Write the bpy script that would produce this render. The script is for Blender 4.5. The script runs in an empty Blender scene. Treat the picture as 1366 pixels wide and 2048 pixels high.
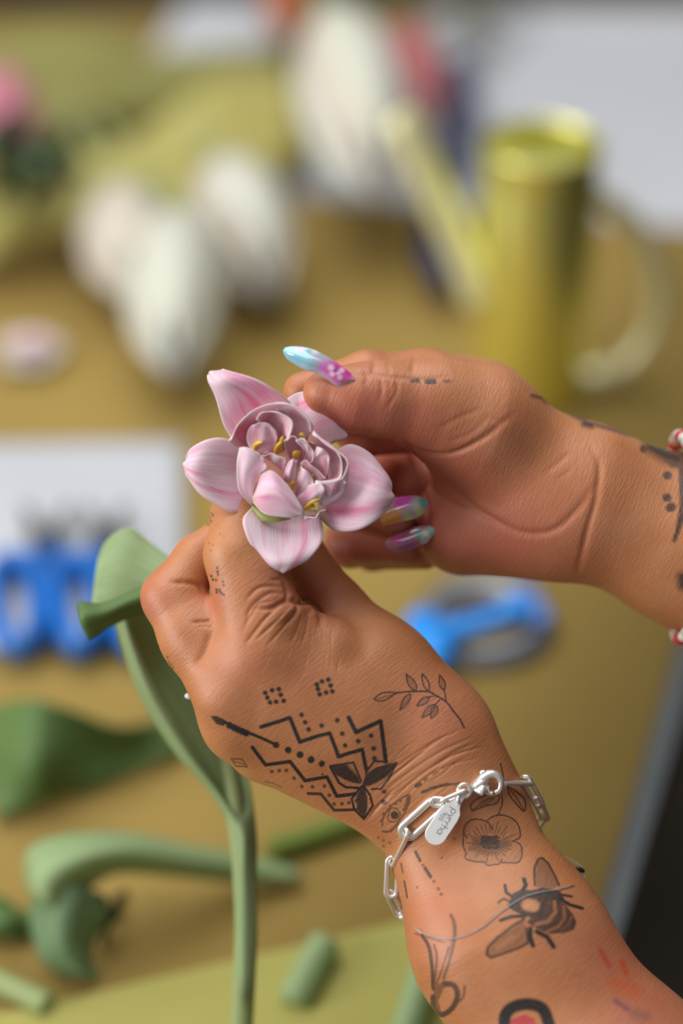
import bpy, math, random
import numpy as np
from mathutils import Vector
from mathutils.bvhtree import BVHTree
random.seed(4); np.random.seed(4)

# ---------------------------------------------------------------- camera
scene = bpy.context.scene
COL = scene.collection
PITCH = math.radians(35.0)
TABLE = 0.75
CAM = np.array([0.0, 0.0, TABLE + 0.66])
LENS, DIST = 70.0, 700.0                       # mm focal length, mm focus distance
FPX = LENS / 36.0 * 2048.0
RIGHT = np.array([1.0, 0, 0])
FWD = np.array([0, math.cos(PITCH), -math.sin(PITCH)])
UPV = np.array([0, math.sin(PITCH), math.cos(PITCH)])
cd = bpy.data.cameras.new('camera')
cam = bpy.data.objects.new('camera', cd); COL.objects.link(cam)
cam.location = CAM
cam.rotation_euler = (math.radians(90) - PITCH, 0, 0)
cd.lens = LENS; cd.sensor_fit = 'VERTICAL'; cd.sensor_height = 36.0; cd.sensor_width = 24.0
cd.clip_start = 0.02
cd.dof.use_dof = True; cd.dof.focus_distance = DIST / 1000.0; cd.dof.aperture_fstop = 2.05
cd.dof.aperture_blades = 9
scene.camera = cam
# ---------------------------------------------------------------- light
scene.view_settings.view_transform = 'Standard'
scene.view_settings.look = 'None'
scene.view_settings.exposure = 0.0
scene.view_settings.gamma = 1.0
world = bpy.data.worlds.new('world'); scene.world = world; world.use_nodes = True
wn = world.node_tree.nodes['Background']
wn.inputs[0].default_value = (0.96, 0.955, 0.96, 1); wn.inputs[1].default_value = 0.27
def area(name, loc, aim, sx, sy, power, color):
    l = bpy.data.lights.new(name, 'AREA'); l.shape = 'RECTANGLE'; l.size = sx; l.size_y = sy
    l.energy = power; l.color = color
    o = bpy.data.objects.new(name, l); COL.objects.link(o); o.location = loc
    o.rotation_euler = (Vector(aim) - Vector(loc)).to_track_quat('-Z', 'Y').to_euler()
    return o
area('skylight', (-0.45, 1.25, 2.75), (0.05, 0.95, 0.85), 2.6, 2.0, 54, (1.0, 0.99, 0.975))
area('side_key_light', (-1.95, -0.1, 1.42), (0, 0.8, 0.98), 0.9, 1.0, 34, (1.0, 0.99, 0.975))  # added side key for the hands and a reflection band on the can
# ---------------------------------------------------------------- coordinates
def V(px, py, z=0.0):
    """point (mm, camera-aligned axes, z towards the viewer from the focus plane) -> 3 numbers"""
    s = (DIST - z) / FPX
    return np.array([(px - 683.0) * s, -(py - 1024.0) * s, z])
def Lw(p):
    """camera-aligned mm -> world metres (array n x 3 or one point)"""
    p = np.asarray(p, float)
    x, y, z = p[..., 0:1] / 1000, p[..., 1:2] / 1000, (DIST - p[..., 2:3]) / 1000
    return CAM + x * RIGHT + y * UPV + z * FWD
def W(px, py, z=0.0): return Lw(V(px, py, z))
def ray(px, py):
    d = FWD + (px - 683.0) / FPX * RIGHT - (py - 1024.0) / FPX * UPV
    return d
def T(px, py, h=0.0):
    """point on the table (h metres above the top) seen at px,py"""
    d = ray(px, py); t = (TABLE + h - CAM[2]) / d[2]
    return CAM + d * t
def VP(px, py, y):
    """point in the upright plane world-y = y seen at px,py"""
    d = ray(px, py); t = y / d[1]
    return CAM + d * t
def topx(v):
    """camera-aligned mm array -> photo pixels"""
    s = FPX / (DIST - v[:, 2])
    return np.stack([683 + v[:, 0] * s, 1024 - v[:, 1] * s], 1)
# ---------------------------------------------------------------- object helpers
def tag(o, label=None, cat=None, group=None, kind=None):
    if label: o['label'] = label
    if cat: o['category'] = cat
    if group: o['group'] = group
    if kind: o['kind'] = kind
    return o
def thing(name, label, cat, loc, group=None):
    o = bpy.data.objects.new(name, None); COL.objects.link(o)
    o.location = tuple(float(c) for c in loc); o.empty_display_size = 0.02
    return tag(o, label, cat, group)
def mesh_obj(name, verts, faces, mat, parent=None, smooth=True, uv=None, label=None, origin=None):
    """verts in world metres"""
    verts = np.asarray(verts, float)
    root = parent; off = np.zeros(3)
    while root is not None:
        off += np.array(root.location); root = root.parent
    if parent is None:
        off = np.array(origin if origin is not None else
                       [verts[:, 0].mean(), verts[:, 1].mean(), verts[:, 2].min()])
    me = bpy.data.meshes.new(name)
    me.from_pydata((verts - off).tolist(), [], [tuple(int(i) for i in f) for f in faces])
    if smooth: me.polygons.foreach_set('use_smooth', [True] * len(me.polygons))
    if uv is not None:
        l = me.uv_layers.new(name='UVMap')
        li = np.empty(len(me.loops), int); me.loops.foreach_get('vertex_index', li)
        l.data.foreach_set('uv', np.asarray(uv)[li].ravel())
    if mat: me.materials.append(mat)
    o = bpy.data.objects.new(name, me); COL.objects.link(o)
    if parent is not None: o.parent = parent
    else: o.location = off
    if label: o['label'] = label
    return o
def crv(pts, n):
    """Catmull-Rom through pts, n samples"""
    p = np.asarray(pts, float)
    if len(p) == 1: return np.repeat(p, n, 0)
    if len(p) == 2:
        t = np.linspace(0, 1, n)[:, None]; return p[0] * (1 - t) + p[1] * t
    e = np.vstack([2 * p[0] - p[1], p, 2 * p[-1] - p[-2]])
    u = np.linspace(0, len(p) - 1, n); i = np.minimum(u.astype(int), len(p) - 2); t = (u - i)[:, None]
    a, b, c, d = e[i], e[i + 1], e[i + 2], e[i + 3]
    return .5 * (2 * b + (c - a) * t + (2 * a - 5 * b + 4 * c - d) * t ** 2 + (3 * b - a - 3 * c + d) * t ** 3)
def loft(name, rows, mat, parent=None, nu=18, nv=18, thick=0.0004, ruffle=0.0, label=None, sub=0, seed=0):
    """surface through rows of points (world metres); u across, v along the rows"""
    R = np.stack([crv(r, nu) for r in rows])
    G = np.stack([crv(R[:, j], nv) for j in range(nu)], 1)         # nv x nu x 3
    if ruffle:
        u = np.linspace(-1, 1, nu)[None, :]; v = np.linspace(0, 1, nv)[:, None]
        nrm = np.cross(np.gradient(G, axis=0), np.gradient(G, axis=1))
        nrm /= np.linalg.norm(nrm, axis=2, keepdims=True) + 1e-12
        w = (np.abs(u) ** 3 + v ** 4) * np.sin(v * (9 + seed % 3) + u * 5 + seed * 1.7) \
            + .5 * v * np.sin(u * 7 + seed)
        G = G + nrm * (w * ruffle)[..., None]
    uv = np.stack(np.meshgrid(np.linspace(0, 1, nu), np.linspace(0, 1, nv)), 2).reshape(-1, 2)
    f = [(i * nu + j, i * nu + j + 1, (i + 1) * nu + j + 1, (i + 1) * nu + j)
         for i in range(nv - 1) for j in range(nu - 1)]
    o = mesh_obj(name, G.reshape(-1, 3), f, mat, parent, True, uv, label)
    if thick:
        m = o.modifiers.new('thickness', 'SOLIDIFY'); m.thickness = thick; m.offset = 0
    return o
def sweep(pts, rad, n=10, closed=False, flat=None, caps=True, ref=None):
    """tube along pts -> verts, faces.  rad number or list; flat=(a,b) radii multipliers along ref / across"""
    P = np.asarray(pts, float); m = len(P)
    rad = np.broadcast_to(np.asarray(rad, float), (m,))
    if closed: t = np.roll(P, -1, 0) - np.roll(P, 1, 0)
    else: t = np.gradient(P, axis=0)
    t /= np.linalg.norm(t, axis=1, keepdims=True) + 1e-12
    if ref is None:
        nrm = np.cross(t[0], [0, 0, 1.0]);
        if np.linalg.norm(nrm) < .1: nrm = np.cross(t[0], [1.0, 0, 0])
        nrm /= np.linalg.norm(nrm); N = [nrm]
        for i in range(1, m):
            q = N[-1] - t[i] * np.dot(N[-1], t[i]); N.append(q / (np.linalg.norm(q) + 1e-12))
        N = np.array(N)
    else:
        ref = np.broadcast_to(np.asarray(ref, float), (m, 3))
        N = ref - t * (ref * t).sum(1, keepdims=True); N /= np.linalg.norm(N, axis=1, keepdims=True) + 1e-12
    B = np.cross(t, N); fa, fb = flat or (1, 1)
    a = np.linspace(0, 2 * math.pi, n, endpoint=False)
    vs = P[:, None] + rad[:, None, None] * (fa * np.cos(a)[None, :, None] * N[:, None] + fb * np.sin(a)[None, :, None] * B[:, None])
    v = vs.reshape(-1, 3); f = []
    for i in range(m if closed else m - 1):
        k = (i + 1) % m
        for j in range(n):
            l = (j + 1) % n; f.append((i * n + j, i * n + l, k * n + l, k * n + j))
    if caps and not closed:
        f.append(tuple(range(n - 1, -1, -1))); f.append(tuple((m - 1) * n + j for j in range(n)))
    return v, f
def merge(parts):
    V_, F_ = [], []; k = 0
    for v, f in parts:
        V_.append(np.asarray(v, float)); F_ += [tuple(i + k for i in q) for q in f]; k += len(v)
    return np.vstack(V_), F_
def lathe(center, prof, n=40, axis=(0, 0, 1)):
    """profile list of (r, h) about axis through center"""
    ax = np.array(axis, float); ax /= np.linalg.norm(ax)
    a0 = np.cross(ax, [0, 1, 0]) if abs(ax[1]) < .9 else np.cross(ax, [1, 0, 0])
    a0 /= np.linalg.norm(a0); b0 = np.cross(ax, a0); v = []; f = []
    for r, h in prof:
        for k in range(n):
            t = 2 * math.pi * k / n
            v.append(np.array(center) + ax * h + r * (math.cos(t) * a0 + math.sin(t) * b0))
    for i in range(len(prof) - 1):
        for k in range(n):
            l = (k + 1) % n; f.append((i * n + k, i * n + l, (i + 1) * n + l, (i + 1) * n + k))
    return np.array(v), f
def ellipsoid(c, ax, r, n=16, m=10):
    """ax: 3x3 rows unit axes, r: 3 radii"""
    v = []; f = []
    for i in range(m + 1):
        th = math.pi * i / m
        for j in range(n):
            ph = 2 * math.pi * j / n
            q = np.array([math.cos(th) * r[0], math.sin(th) * math.cos(ph) * r[1], math.sin(th) * math.sin(ph) * r[2]])
            v.append(np.array(c) + q @ np.array(ax))
    for i in range(m):
        for j in range(n):
            l = (j + 1) % n; f.append((i * n + j, i * n + l, (i + 1) * n + l, (i + 1) * n + j))
    return np.array(v), f
def frame(d):
    d = np.array(d, float); d /= np.linalg.norm(d)
    a = np.cross(d, [0, 0, 1]) if abs(d[2]) < .95 else np.cross(d, [1, 0, 0])
    a /= np.linalg.norm(a); return np.array([d, a, np.cross(d, a)])
# ---------------------------------------------------------------- materials
def newmat(name):
    m = bpy.data.materials.new(name); m.use_nodes = True
    nt = m.node_tree; b = nt.nodes['Principled BSDF']; return m, nt, b
def nd(nt, t, **kw):
    n = nt.nodes.new(t)
    for k, v in kw.items():
        if k.startswith('in_'): n.inputs[int(k[3:])].default_value = v
        else: setattr(n, k, v)
    return n
def ramp(nt, fac, stops, interp='LINEAR'):
    r = nt.nodes.new('ShaderNodeValToRGB'); r.color_ramp.interpolation = interp
    while len(r.color_ramp.elements) > 1: r.color_ramp.elements.remove(r.color_ramp.elements[0])
    for i, (p, c) in enumerate(stops):
        e = r.color_ramp.elements[0] if i == 0 else r.color_ramp.elements.new(p)
        e.position = p; e.color = tuple(c) + (1,) if len(c) == 3 else c
    nt.links.new(fac, r.inputs[0]); return r.outputs[0]
def simple(name, c1, c2=None, scale=20, rough=.6, metal=0.0, bump=0.0, bscale=None, spec=.5, trans=0, stretch=(1, 1, 1), coat=0):
    m, nt, b = newmat(name)
    tc = nd(nt, 'ShaderNodeTexCoord'); mp = nd(nt, 'ShaderNodeMapping'); mp.inputs['Scale'].default_value = stretch
    nt.links.new(tc.outputs['Object'], mp.inputs[0])
    no = nd(nt, 'ShaderNodeTexNoise'); no.inputs['Scale'].default_value = scale; no.inputs['Detail'].default_value = 5
    nt.links.new(mp.outputs[0], no.inputs['Vector'])
    nt.links.new(ramp(nt, no.outputs[0], [(.3, c1), (.7, c2 or [min(1, x * 1.12) for x in c1])]), b.inputs['Base Color'])
    b.inputs['Roughness'].default_value = rough; b.inputs['Metallic'].default_value = metal
    b.inputs['Specular IOR Level'].default_value = spec; b.inputs['Transmission Weight'].default_value = trans
    b.inputs['Coat Weight'].default_value = coat
    if bump:
        n2 = nd(nt, 'ShaderNodeTexNoise'); n2.inputs['Scale'].default_value = bscale or scale * 4; n2.inputs['Detail'].default_value = 6
        nt.links.new(mp.outputs[0], n2.inputs['Vector'])
        bp = nd(nt, 'ShaderNodeBump'); bp.inputs['Strength'].default_value = bump; bp.inputs['Distance'].default_value = .001
        nt.links.new(n2.outputs[0], bp.inputs['Height']); nt.links.new(bp.outputs[0], b.inputs['Normal'])
    return m
def skin_mat():
    m, nt, b = newmat('skin'); L = nt.links.new
    tc = nd(nt, 'ShaderNodeTexCoord')
    n1 = nd(nt, 'ShaderNodeTexNoise'); n1.inputs['Scale'].default_value = 45; n1.inputs['Detail'].default_value = 4
    L(tc.outputs['Object'], n1.inputs['Vector'])
    base = ramp(nt, n1.outputs[0], [(.25, (.42, .155, .058)), (.5, (.50, .200, .080)), (.78, (.57, .255, .118))])
    at = nd(nt, 'ShaderNodeAttribute', attribute_name='flush')
    mx = nd(nt, 'ShaderNodeMix', data_type='RGBA'); mx.inputs[7].default_value = (.46, .115, .085, 1)
    L(at.outputs['Fac'], mx.inputs[0]); L(base, mx.inputs[6])
    ik = nd(nt, 'ShaderNodeAttribute', attribute_name='ink')
    # ink sits in the skin: slightly mottled strength
    n2 = nd(nt, 'ShaderNodeTexNoise'); n2.inputs['Scale'].default_value = 1500; n2.inputs['Detail'].default_value = 2
    L(tc.outputs['Object'], n2.inputs['Vector'])
    mr = nd(nt, 'ShaderNodeMapRange'); mr.inputs[1].default_value = .3; mr.inputs[2].default_value = .7
    mr.inputs[3].default_value = .93; mr.inputs[4].default_value = 1.0
    L(n2.outputs[0], mr.inputs[0])
    mu = nd(nt, 'ShaderNodeMath', operation='MULTIPLY'); L(ik.outputs['Alpha'], mu.inputs[0]); L(mr.outputs[0], mu.inputs[1])
    m2 = nd(nt, 'ShaderNodeMix', data_type='RGBA')
    L(mu.outputs[0], m2.inputs[0]); L(mx.outputs[2], m2.inputs[6]); L(ik.outputs['Color'], m2.inputs[7])
    L(m2.outputs[2], b.inputs['Base Color'])
    b.inputs['Roughness'].default_value = .43; b.inputs['Specular IOR Level'].default_value = .5
    b.inputs['Subsurface Weight'].default_value = .07
    b.inputs['Subsurface Radius'].default_value = (1, .35, .18); b.inputs['Subsurface Scale'].default_value = .003
    # fine skin relief: stretched creases across the limb + pores
    uvn = nd(nt, 'ShaderNodeUVMap', uv_map='UVMap')
    mp = nd(nt, 'ShaderNodeMapping'); mp.inputs['Scale'].default_value = (1.0, 5.0, 1)
    mp.inputs['Rotation'].default_value = (0, 0, 0)
    L(uvn.outputs[0], mp.inputs[0])
    w1 = nd(nt, 'ShaderNodeTexNoise'); w1.inputs['Scale'].default_value = 250; w1.inputs['Detail'].default_value = 4; w1.inputs['Roughness'].default_value = .6
    L(mp.outputs[0], w1.inputs['Vector'])
    vo = nd(nt, 'ShaderNodeTexVoronoi'); vo.inputs['Scale'].default_value = 1500; vo.feature = 'F1'
    L(tc.outputs['Object'], vo.inputs['Vector'])
    ad = nd(nt, 'ShaderNodeMath', operation='MULTIPLY_ADD'); ad.inputs[1].default_value = .22
    L(vo.outputs['Distance'], ad.inputs[0]); L(w1.outputs[0], ad.inputs[2])
    bp = nd(nt, 'ShaderNodeBump'); bp.inputs['Strength'].default_value = .6; bp.inputs['Distance'].default_value = .00036
    L(ad.outputs[0], bp.inputs['Height']); L(bp.outputs[0], b.inputs['Normal'])
    return m
SKIN = skin_mat()
# ---------------------------------------------------------------- hands: distance field -> one continuous skin
def prim(ax, ay, az, ar, bx, by, bz, br, k=5.0):
    a = V(ax, ay, az); b = V(bx, by, bz)
    return (a, b, ar * (DIST - az) / FPX, br * (DIST - bz) / FPX, k)
def sdf(prims, P):
    d = None
    for a, b, ra, rb, k in prims:
        ba = (b - a).astype(np.float32); l2 = float(ba @ ba) + 1e-9
        q = P - a.astype(np.float32)
        t = np.clip((q @ ba) / l2, 0, 1)
        q = q - t[..., None] * ba
        di = np.sqrt((q * q).sum(-1)) - (ra + (rb - ra) * t).astype(np.float32)
        if d is None: d = di; continue
        h = np.maximum(k - np.abs(d - di), 0) / k
        d = np.minimum(d, di) - h * h * k * .25
    return d
def surface_nets(prims, lo, hi, s):
    n = np.ceil((np.array(hi) - lo) / s).astype(int) + 1
    ax = [lo[i] + s * np.arange(n[i], dtype=np.float32) for i in range(3)]
    D = np.empty(n, np.float32)
    for i0 in range(0, n[0], 16):
        g = np.stack(np.meshgrid(ax[0][i0:i0 + 16], ax[1], ax[2], indexing='ij'), -1).astype(np.float32)
        D[i0:i0 + 16] = sdf(prims, g)
    c = [D[dx:n[0] - 1 + dx, dy:n[1] - 1 + dy, dz:n[2] - 1 + dz] for dx in (0, 1) for dy in (0, 1) for dz in (0, 1)]
    neg = sum((x < 0).astype(np.int8) for x in c)
    act = (neg > 0) & (neg < 8)
    idx = -np.ones(act.shape, int); idx[act] = np.arange(act.sum())
    I = np.argwhere(act)
    acc = np.zeros((len(I), 3)); cnt = np.zeros(len(I))
    offs = [(dx, dy, dz) for dx in (0, 1) for dy in (0, 1) for dz in (0, 1)]
    vals = [x[act].astype(float) for x in c]
    for i in range(8):
        for j in range(i + 1, 8):
            if sum(abs(offs[i][k] - offs[j][k]) for k in range(3)) != 1: continue
            m = (vals[i] < 0) != (vals[j] < 0)
            t = np.where(m, vals[i] / np.where(m, vals[i] - vals[j], 1), 0)[:, None]
            p = np.array(offs[i]) * (1 - t) + np.array(offs[j]) * t
            acc += p * m[:, None]; cnt += m
    v = (I + acc / cnt[:, None]) * s + lo
    F = []
    for a in range(3):
        b, c_ = (a + 1) % 3, (a + 2) % 3
        s0 = [slice(1, n[k] - 1) for k in range(3)]; s1 = list(s0); s0[a] = slice(0, n[a] - 1); s1[a] = slice(1, n[a])
        d0, d1 = D[tuple(s0)] < 0, D[tuple(s1)] < 0
        E = np.argwhere(d0 != d1); fl = d0[d0 != d1]
        E = E + np.array([0 if k == a else 1 for k in range(3)])
        def g(ob, oc):
            q = E.copy(); q[:, b] -= ob; q[:, c_] -= oc; return idx[q[:, 0], q[:, 1], q[:, 2]]
        quad = np.stack([g(0, 0), g(1, 0), g(1, 1), g(0, 1)], 1)
        quad[~fl] = quad[~fl][:, ::-1]
        F.append(quad)
    F = np.vstack(F); F = F[(F >= 0).all(1)]
    return v, F
def grad(prims, P, e=.25):
    g = np.zeros_like(P)
    for k in ((1, -1, -1), (-1, -1, 1), (-1, 1, -1), (1, 1, 1)):
        k = np.array(k, float); g += k * sdf(prims, (P + k * e).astype(np.float32))[:, None]
    return g / (np.linalg.norm(g, axis=1, keepdims=True) + 1e-9)
def project(prims, P, it=2):
    for _ in range(it):
        P = P - grad(prims, P) * sdf(prims, P.astype(np.float32))[:, None] * .9
    return P
def refine(v, F, mask):
    """split the masked quads in four; neighbours of split quads get the mid-edge vertices as corners (no cracks)"""
    Q = F[mask]; K = F[~mask]
    e = np.stack([Q, np.roll(Q, -1, 1)], 2).reshape(-1, 2); es = np.sort(e, 1)
    key = es[:, 0].astype(np.int64) * (len(v) + 1) + es[:, 1]
    uk, first, inv = np.unique(key, return_index=True, return_inverse=True)
    mid = (v[es[first, 0]] + v[es[first, 1]]) / 2
    cen = v[Q].mean(1)
    nv = len(v); ei = (inv + nv).reshape(-1, 4); ci = np.arange(len(Q)) + nv + len(mid)
    out = []
    for k in range(4):
        out.append(np.stack([Q[:, k], ei[:, k], ci, ei[:, (k - 1) % 4]], 1))
    newv = np.vstack([v, mid, cen])
    ke = np.stack([K, np.roll(K, -1, 1)], 2); ks = np.sort(ke, 2)
    kk = ks[..., 0].astype(np.int64) * (len(v) + 1) + ks[..., 1]
    pos = np.clip(np.searchsorted(uk, kk), 0, len(uk) - 1); hit = uk[pos] == kk
    plain = K[~hit.any(1)]; ng = []
    for r in np.where(hit.any(1))[0]:
        f = []
        for k in range(4):
            f.append(int(K[r, k]))
            if hit[r, k]: f.append(int(pos[r, k] + nv))
        ng.append(f)
    return newv, np.vstack(out), plain, ng
def seg_dist(P, pts):
    d = np.full(len(P), 1e9)
    for a, b in zip(pts[:-1], pts[1:]):
        ba = b - a; t = np.clip(((P - a) @ ba) / (ba @ ba + 1e-9), 0, 1)
        d = np.minimum(d, np.linalg.norm(P - a - t[:, None] * ba, axis=1))
    return d
CROPS = {'p': (0, 0, 1), 'c2': (550, 660, .3294), 'c3': (900, 700, .3411), 'c4': (250, 980, .366), 'c5': (380, 1320, .3514),
         'c6': (720, 1300, .2928), 'c7': (760, 1480, .2635), 'c8': (800, 1650, .4143), 'c1': (350, 700, .3294),
         'cf': (420, 1120, .2196), 'cb': (740, 1580, .161), 'cc': (860, 1500, .1757)}
def cp(c, pts):
    x, y, s = CROPS[c]; return np.array([(x + a * s, y + b * s) for a, b in pts], float)
def inside(P, poly):
    x, y = P[:, 0], P[:, 1]; r = np.zeros(len(P), bool); j = len(poly) - 1
    for i in range(len(poly)):
        xi, yi = poly[i]; xj, yj = poly[j]
        if yi != yj:
            r ^= ((yi > y) != (yj > y)) & (x < (xj - xi) * (y - yi) / (yj - yi) + xi)
        j = i
    return r
INK = (.008, .013, .016)
def paint(P, front, strokes):
    rgba = np.zeros((len(P), 4)); rgba[:, :3] = INK
    for st in strokes:
        kind, c, pts, w, s = st[:5]; col = st[5] if len(st) > 5 else INK
        q = cp(c, pts); sc = CROPS[c][2]; w = w * sc
        if kind in ('line', 'curve', 'dots'): w = max(w * 1.12, 3.0)
        if kind == 'dots':
            seq = [np.array([p, p]) for p in q]
        elif kind == 'curve': seq = [crv(q, max(12, 6 * len(q)))]
        else: seq = [q]
        for g in seq:
            lo, hi = g.min(0) - w - 3, g.max(0) + w + 3
            m = np.where(front & (P > lo).all(1) & (P < hi).all(1))[0]
            if not len(m): continue
            soft = max(1.1, w * .18) if kind != 'blot' else w * .7
            if kind == 'fill':
                dd = seg_dist(P[m], np.vstack([g, g[:1]])); dd[inside(P[m], g)] *= -1
                a = np.clip(.5 - dd / (2 * soft), 0, 1) * s
            elif kind == 'erase':
                dd = seg_dist(P[m], g); a = np.clip((w / 2 - dd) / soft + .5, 0, 1) * s
                rgba[m, 3] *= 1 - a; continue
            else:
                dd = seg_dist(P[m], g); a = np.clip((w / 2 - dd) / soft + .5, 0, 1) * min(1, s * 1.12)
            k = a > rgba[m, 3]
            rgba[m[k], :3] = col; rgba[m[k], 3] = a[k]
    return rgba
def build_hand(name, prims, lo, hi, vox, root, creases, strokes, flush, label, fine=None, uvdir=(.574, -.819)):
    v, F = surface_nets(prims, lo, hi, vox)
    v = project(prims, v, 2)
    px = topx(v); vis = ((px > (-40, -40)) & (px < (1410, 2090))).all(1)
    nz = grad(prims, v)[:, 2]
    fm = (vis & (nz > -.35))[F].any(1)
    v2, A, plain, ng = refine(v, F, fm)
    v2[len(v):] = project(prims, v2[len(v):], 2)
    if fine is not None:
        px = topx(v2); m2 = ((px > fine[0]) & (px < fine[1])).all(1) & (grad(prims, v2)[:, 2] > 0.0)
        mk = m2[A].any(1)
        # keep a one-level jump only: quads of A are refined, plain ones stay
        v3, B, plain2, ng2 = refine(v2, A, mk)
        v3[len(v2):] = project(prims, v3[len(v2):], 1)
        ek = {}                                   # edges shared by split quads and older faces
        v2 = v3; quads = np.vstack([B, plain2, plain]); polys = ng + ng2
    else:
        quads = np.vstack([A, plain]); polys = ng
    n = grad(prims, v2, .35)
    P = topx(v2); front = n[:, 2] > .02
    disp = np.zeros(len(v2))
    for c, pts, w, amp in creases:                 # w px, amp mm (negative = groove)
        if c in ('c2', 'c3'): w, amp = w * .8, amp * .52
        q = crv(cp(c, pts), max(10, 5 * len(pts)))
        lo_, hi_ = q.min(0) - 4 * w, q.max(0) + 4 * w
        m = np.where(front & (P > lo_).all(1) & (P < hi_).all(1))[0]
        if not len(m): continue
        d = np.full(len(m), 1e9); tt = np.zeros(len(m)); N_ = len(q) - 1
        for i in range(N_):
            ba = q[i + 1] - q[i]; t = np.clip(((P[m] - q[i]) @ ba) / (ba @ ba + 1e-9), 0, 1)
            dd = np.linalg.norm(P[m] - q[i] - t[:, None] * ba, axis=1); k = dd < d
            d[k] = dd[k]; tt[k] = (i + t[k]) / N_
        fade = np.clip(np.minimum(tt, 1 - tt) * 5, 0, 1) if abs(amp) < 90 else 1
        disp[m] += amp * np.exp(-(d / w) ** 2) * (.25 + .75 * fade)
    v2 = v2 + n * disp[:, None]
    rgba = paint(P, (n[:, 2] > -.05), strokes)
    fl = np.zeros(len(v2))
    for c, x, y, r, s in flush:
        q = cp(c, [(x, y)])[0]; r = r * CROPS[c][2]
        fl = np.maximum(fl, s * np.exp(-((P - q) ** 2).sum(1) / r ** 2))
    wv = Lw(v2)
    o_ = wv.mean(0); off = np.array(root.location)
    me = bpy.data.meshes.new(name)
    faces = quads.tolist() + polys
    me.from_pydata((wv - off).tolist(), [], faces)
    me.polygons.foreach_set('use_smooth', [True] * len(me.polygons))
    at = me.color_attributes.new('ink', 'FLOAT_COLOR', 'POINT'); at.data.foreach_set('color', rgba.ravel())
    at = me.attributes.new('flush', 'FLOAT', 'POINT'); at.data.foreach_set('value', fl)
    # UV: metres across / along the limb
    ul = np.array(uvdir) / np.linalg.norm(uvdir)
    U = (v2[:, :2] @ np.array([ul[1], -ul[0]])) / 1000; Vv = (v2[:, :2] @ ul) / 1000
    li = np.empty(len(me.loops), int); me.loops.foreach_get('vertex_index', li)
    uvl = me.uv_layers.new(name='UVMap'); uvl.data.foreach_set('uv', np.stack([U, Vv], 1)[li].ravel())
    me.materials.append(SKIN)
    o = bpy.data.objects.new(name, me); COL.objects.link(o); o.parent = root
    if label: o['label'] = label
    bvh = BVHTree.FromPolygons([Vector(p) for p in v], F.tolist())
    print(name, 'verts', len(v2))
    return o, bvh

person = thing('person', 'tattooed person of whom both bare forearms and hands show, holding the pink tulip', 'person', W(1500, 2300, -40))
# ---- left hand (lower): back of the hand, fingers folded up, thumb on the far side
LP = [
 prim(842,1660,-14,80, 968,1895,-2,132, 10), prim(955,1614,-14,80, 1068,1865,-2,128, 14),
 prim(968,1895,-2,132, 1150,2180,6,168, 14), prim(1068,1865,-2,128, 1255,2150,6,160, 14),
 prim(1150,2180,6,165, 1480,2700,20,215, 14), prim(1270,2150,6,160, 1600,2600,20,205, 14),
 prim(892,1497,-12,82, 955,1610,-14,80, 14),
 # back of the hand
 prim(905,1560,-10,80, 530,1300,1,76, 16), prim(865,1600,-12,72, 470,1372,0,66, 12),
 prim(835,1625,-14,62, 480,1450,-5,62, 10), prim(815,1640,-16,50, 525,1498,-13,56, 10),
 prim(880,1470,-14,84, 740,1330,-12,86, 16), prim(700,1440,-6,80, 560,1380,-4,70, 14),
 # index: knuckle, then up to the flower
 prim(520,1300,1,78, 478,1110,0,68, 8), prim(478,1110,0,68, 482,1030,-6,60, 3),
 prim(482,1030,-6,58, 560,950,-22,44, 2), prim(545,1225,3,60, 520,1150,2,58, 5),
 # web of skin bunched between index and thumb
 prim(585,1262,-1,52, 655,1290,-3,58, 6), prim(560,1216,7,24, 578,1224,6,22, 3),
 # thumb
 prim(865,1440,-14,92, 775,1335,-16,80, 10), prim(775,1335,-16,80, 675,1218,-22,58, 8),
 prim(675,1218,-22,56, 600,1110,-24,50, 4), prim(600,1110,-24,50, 575,1020,-22,40, 2),
 # middle finger
 prim(452,1385,0,64, 392,1275,-7,68, 8), prim(392,1275,-7,68, 345,1196,-10,60, 5),
 prim(345,1196,-10,60, 395,1118,-15,48, 2.5), prim(395,1118,-15,48, 500,1040,-24,42, 2),
 # ring and little finger folded under
 prim(470,1450,-6,60, 418,1330,-32,56, 8), prim(418,1330,-32,56, 470,1230,-46,50, 2.5), prim(470,1230,-46,48, 570,1190,-44,42, 2),
 prim(525,1500,-15,54, 460,1410,-44,52, 6), prim(460,1410,-44,50, 540,1310,-54,44, 2.5), prim(540,1310,-54,42, 620,1280,-50,36, 2),
]
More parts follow.
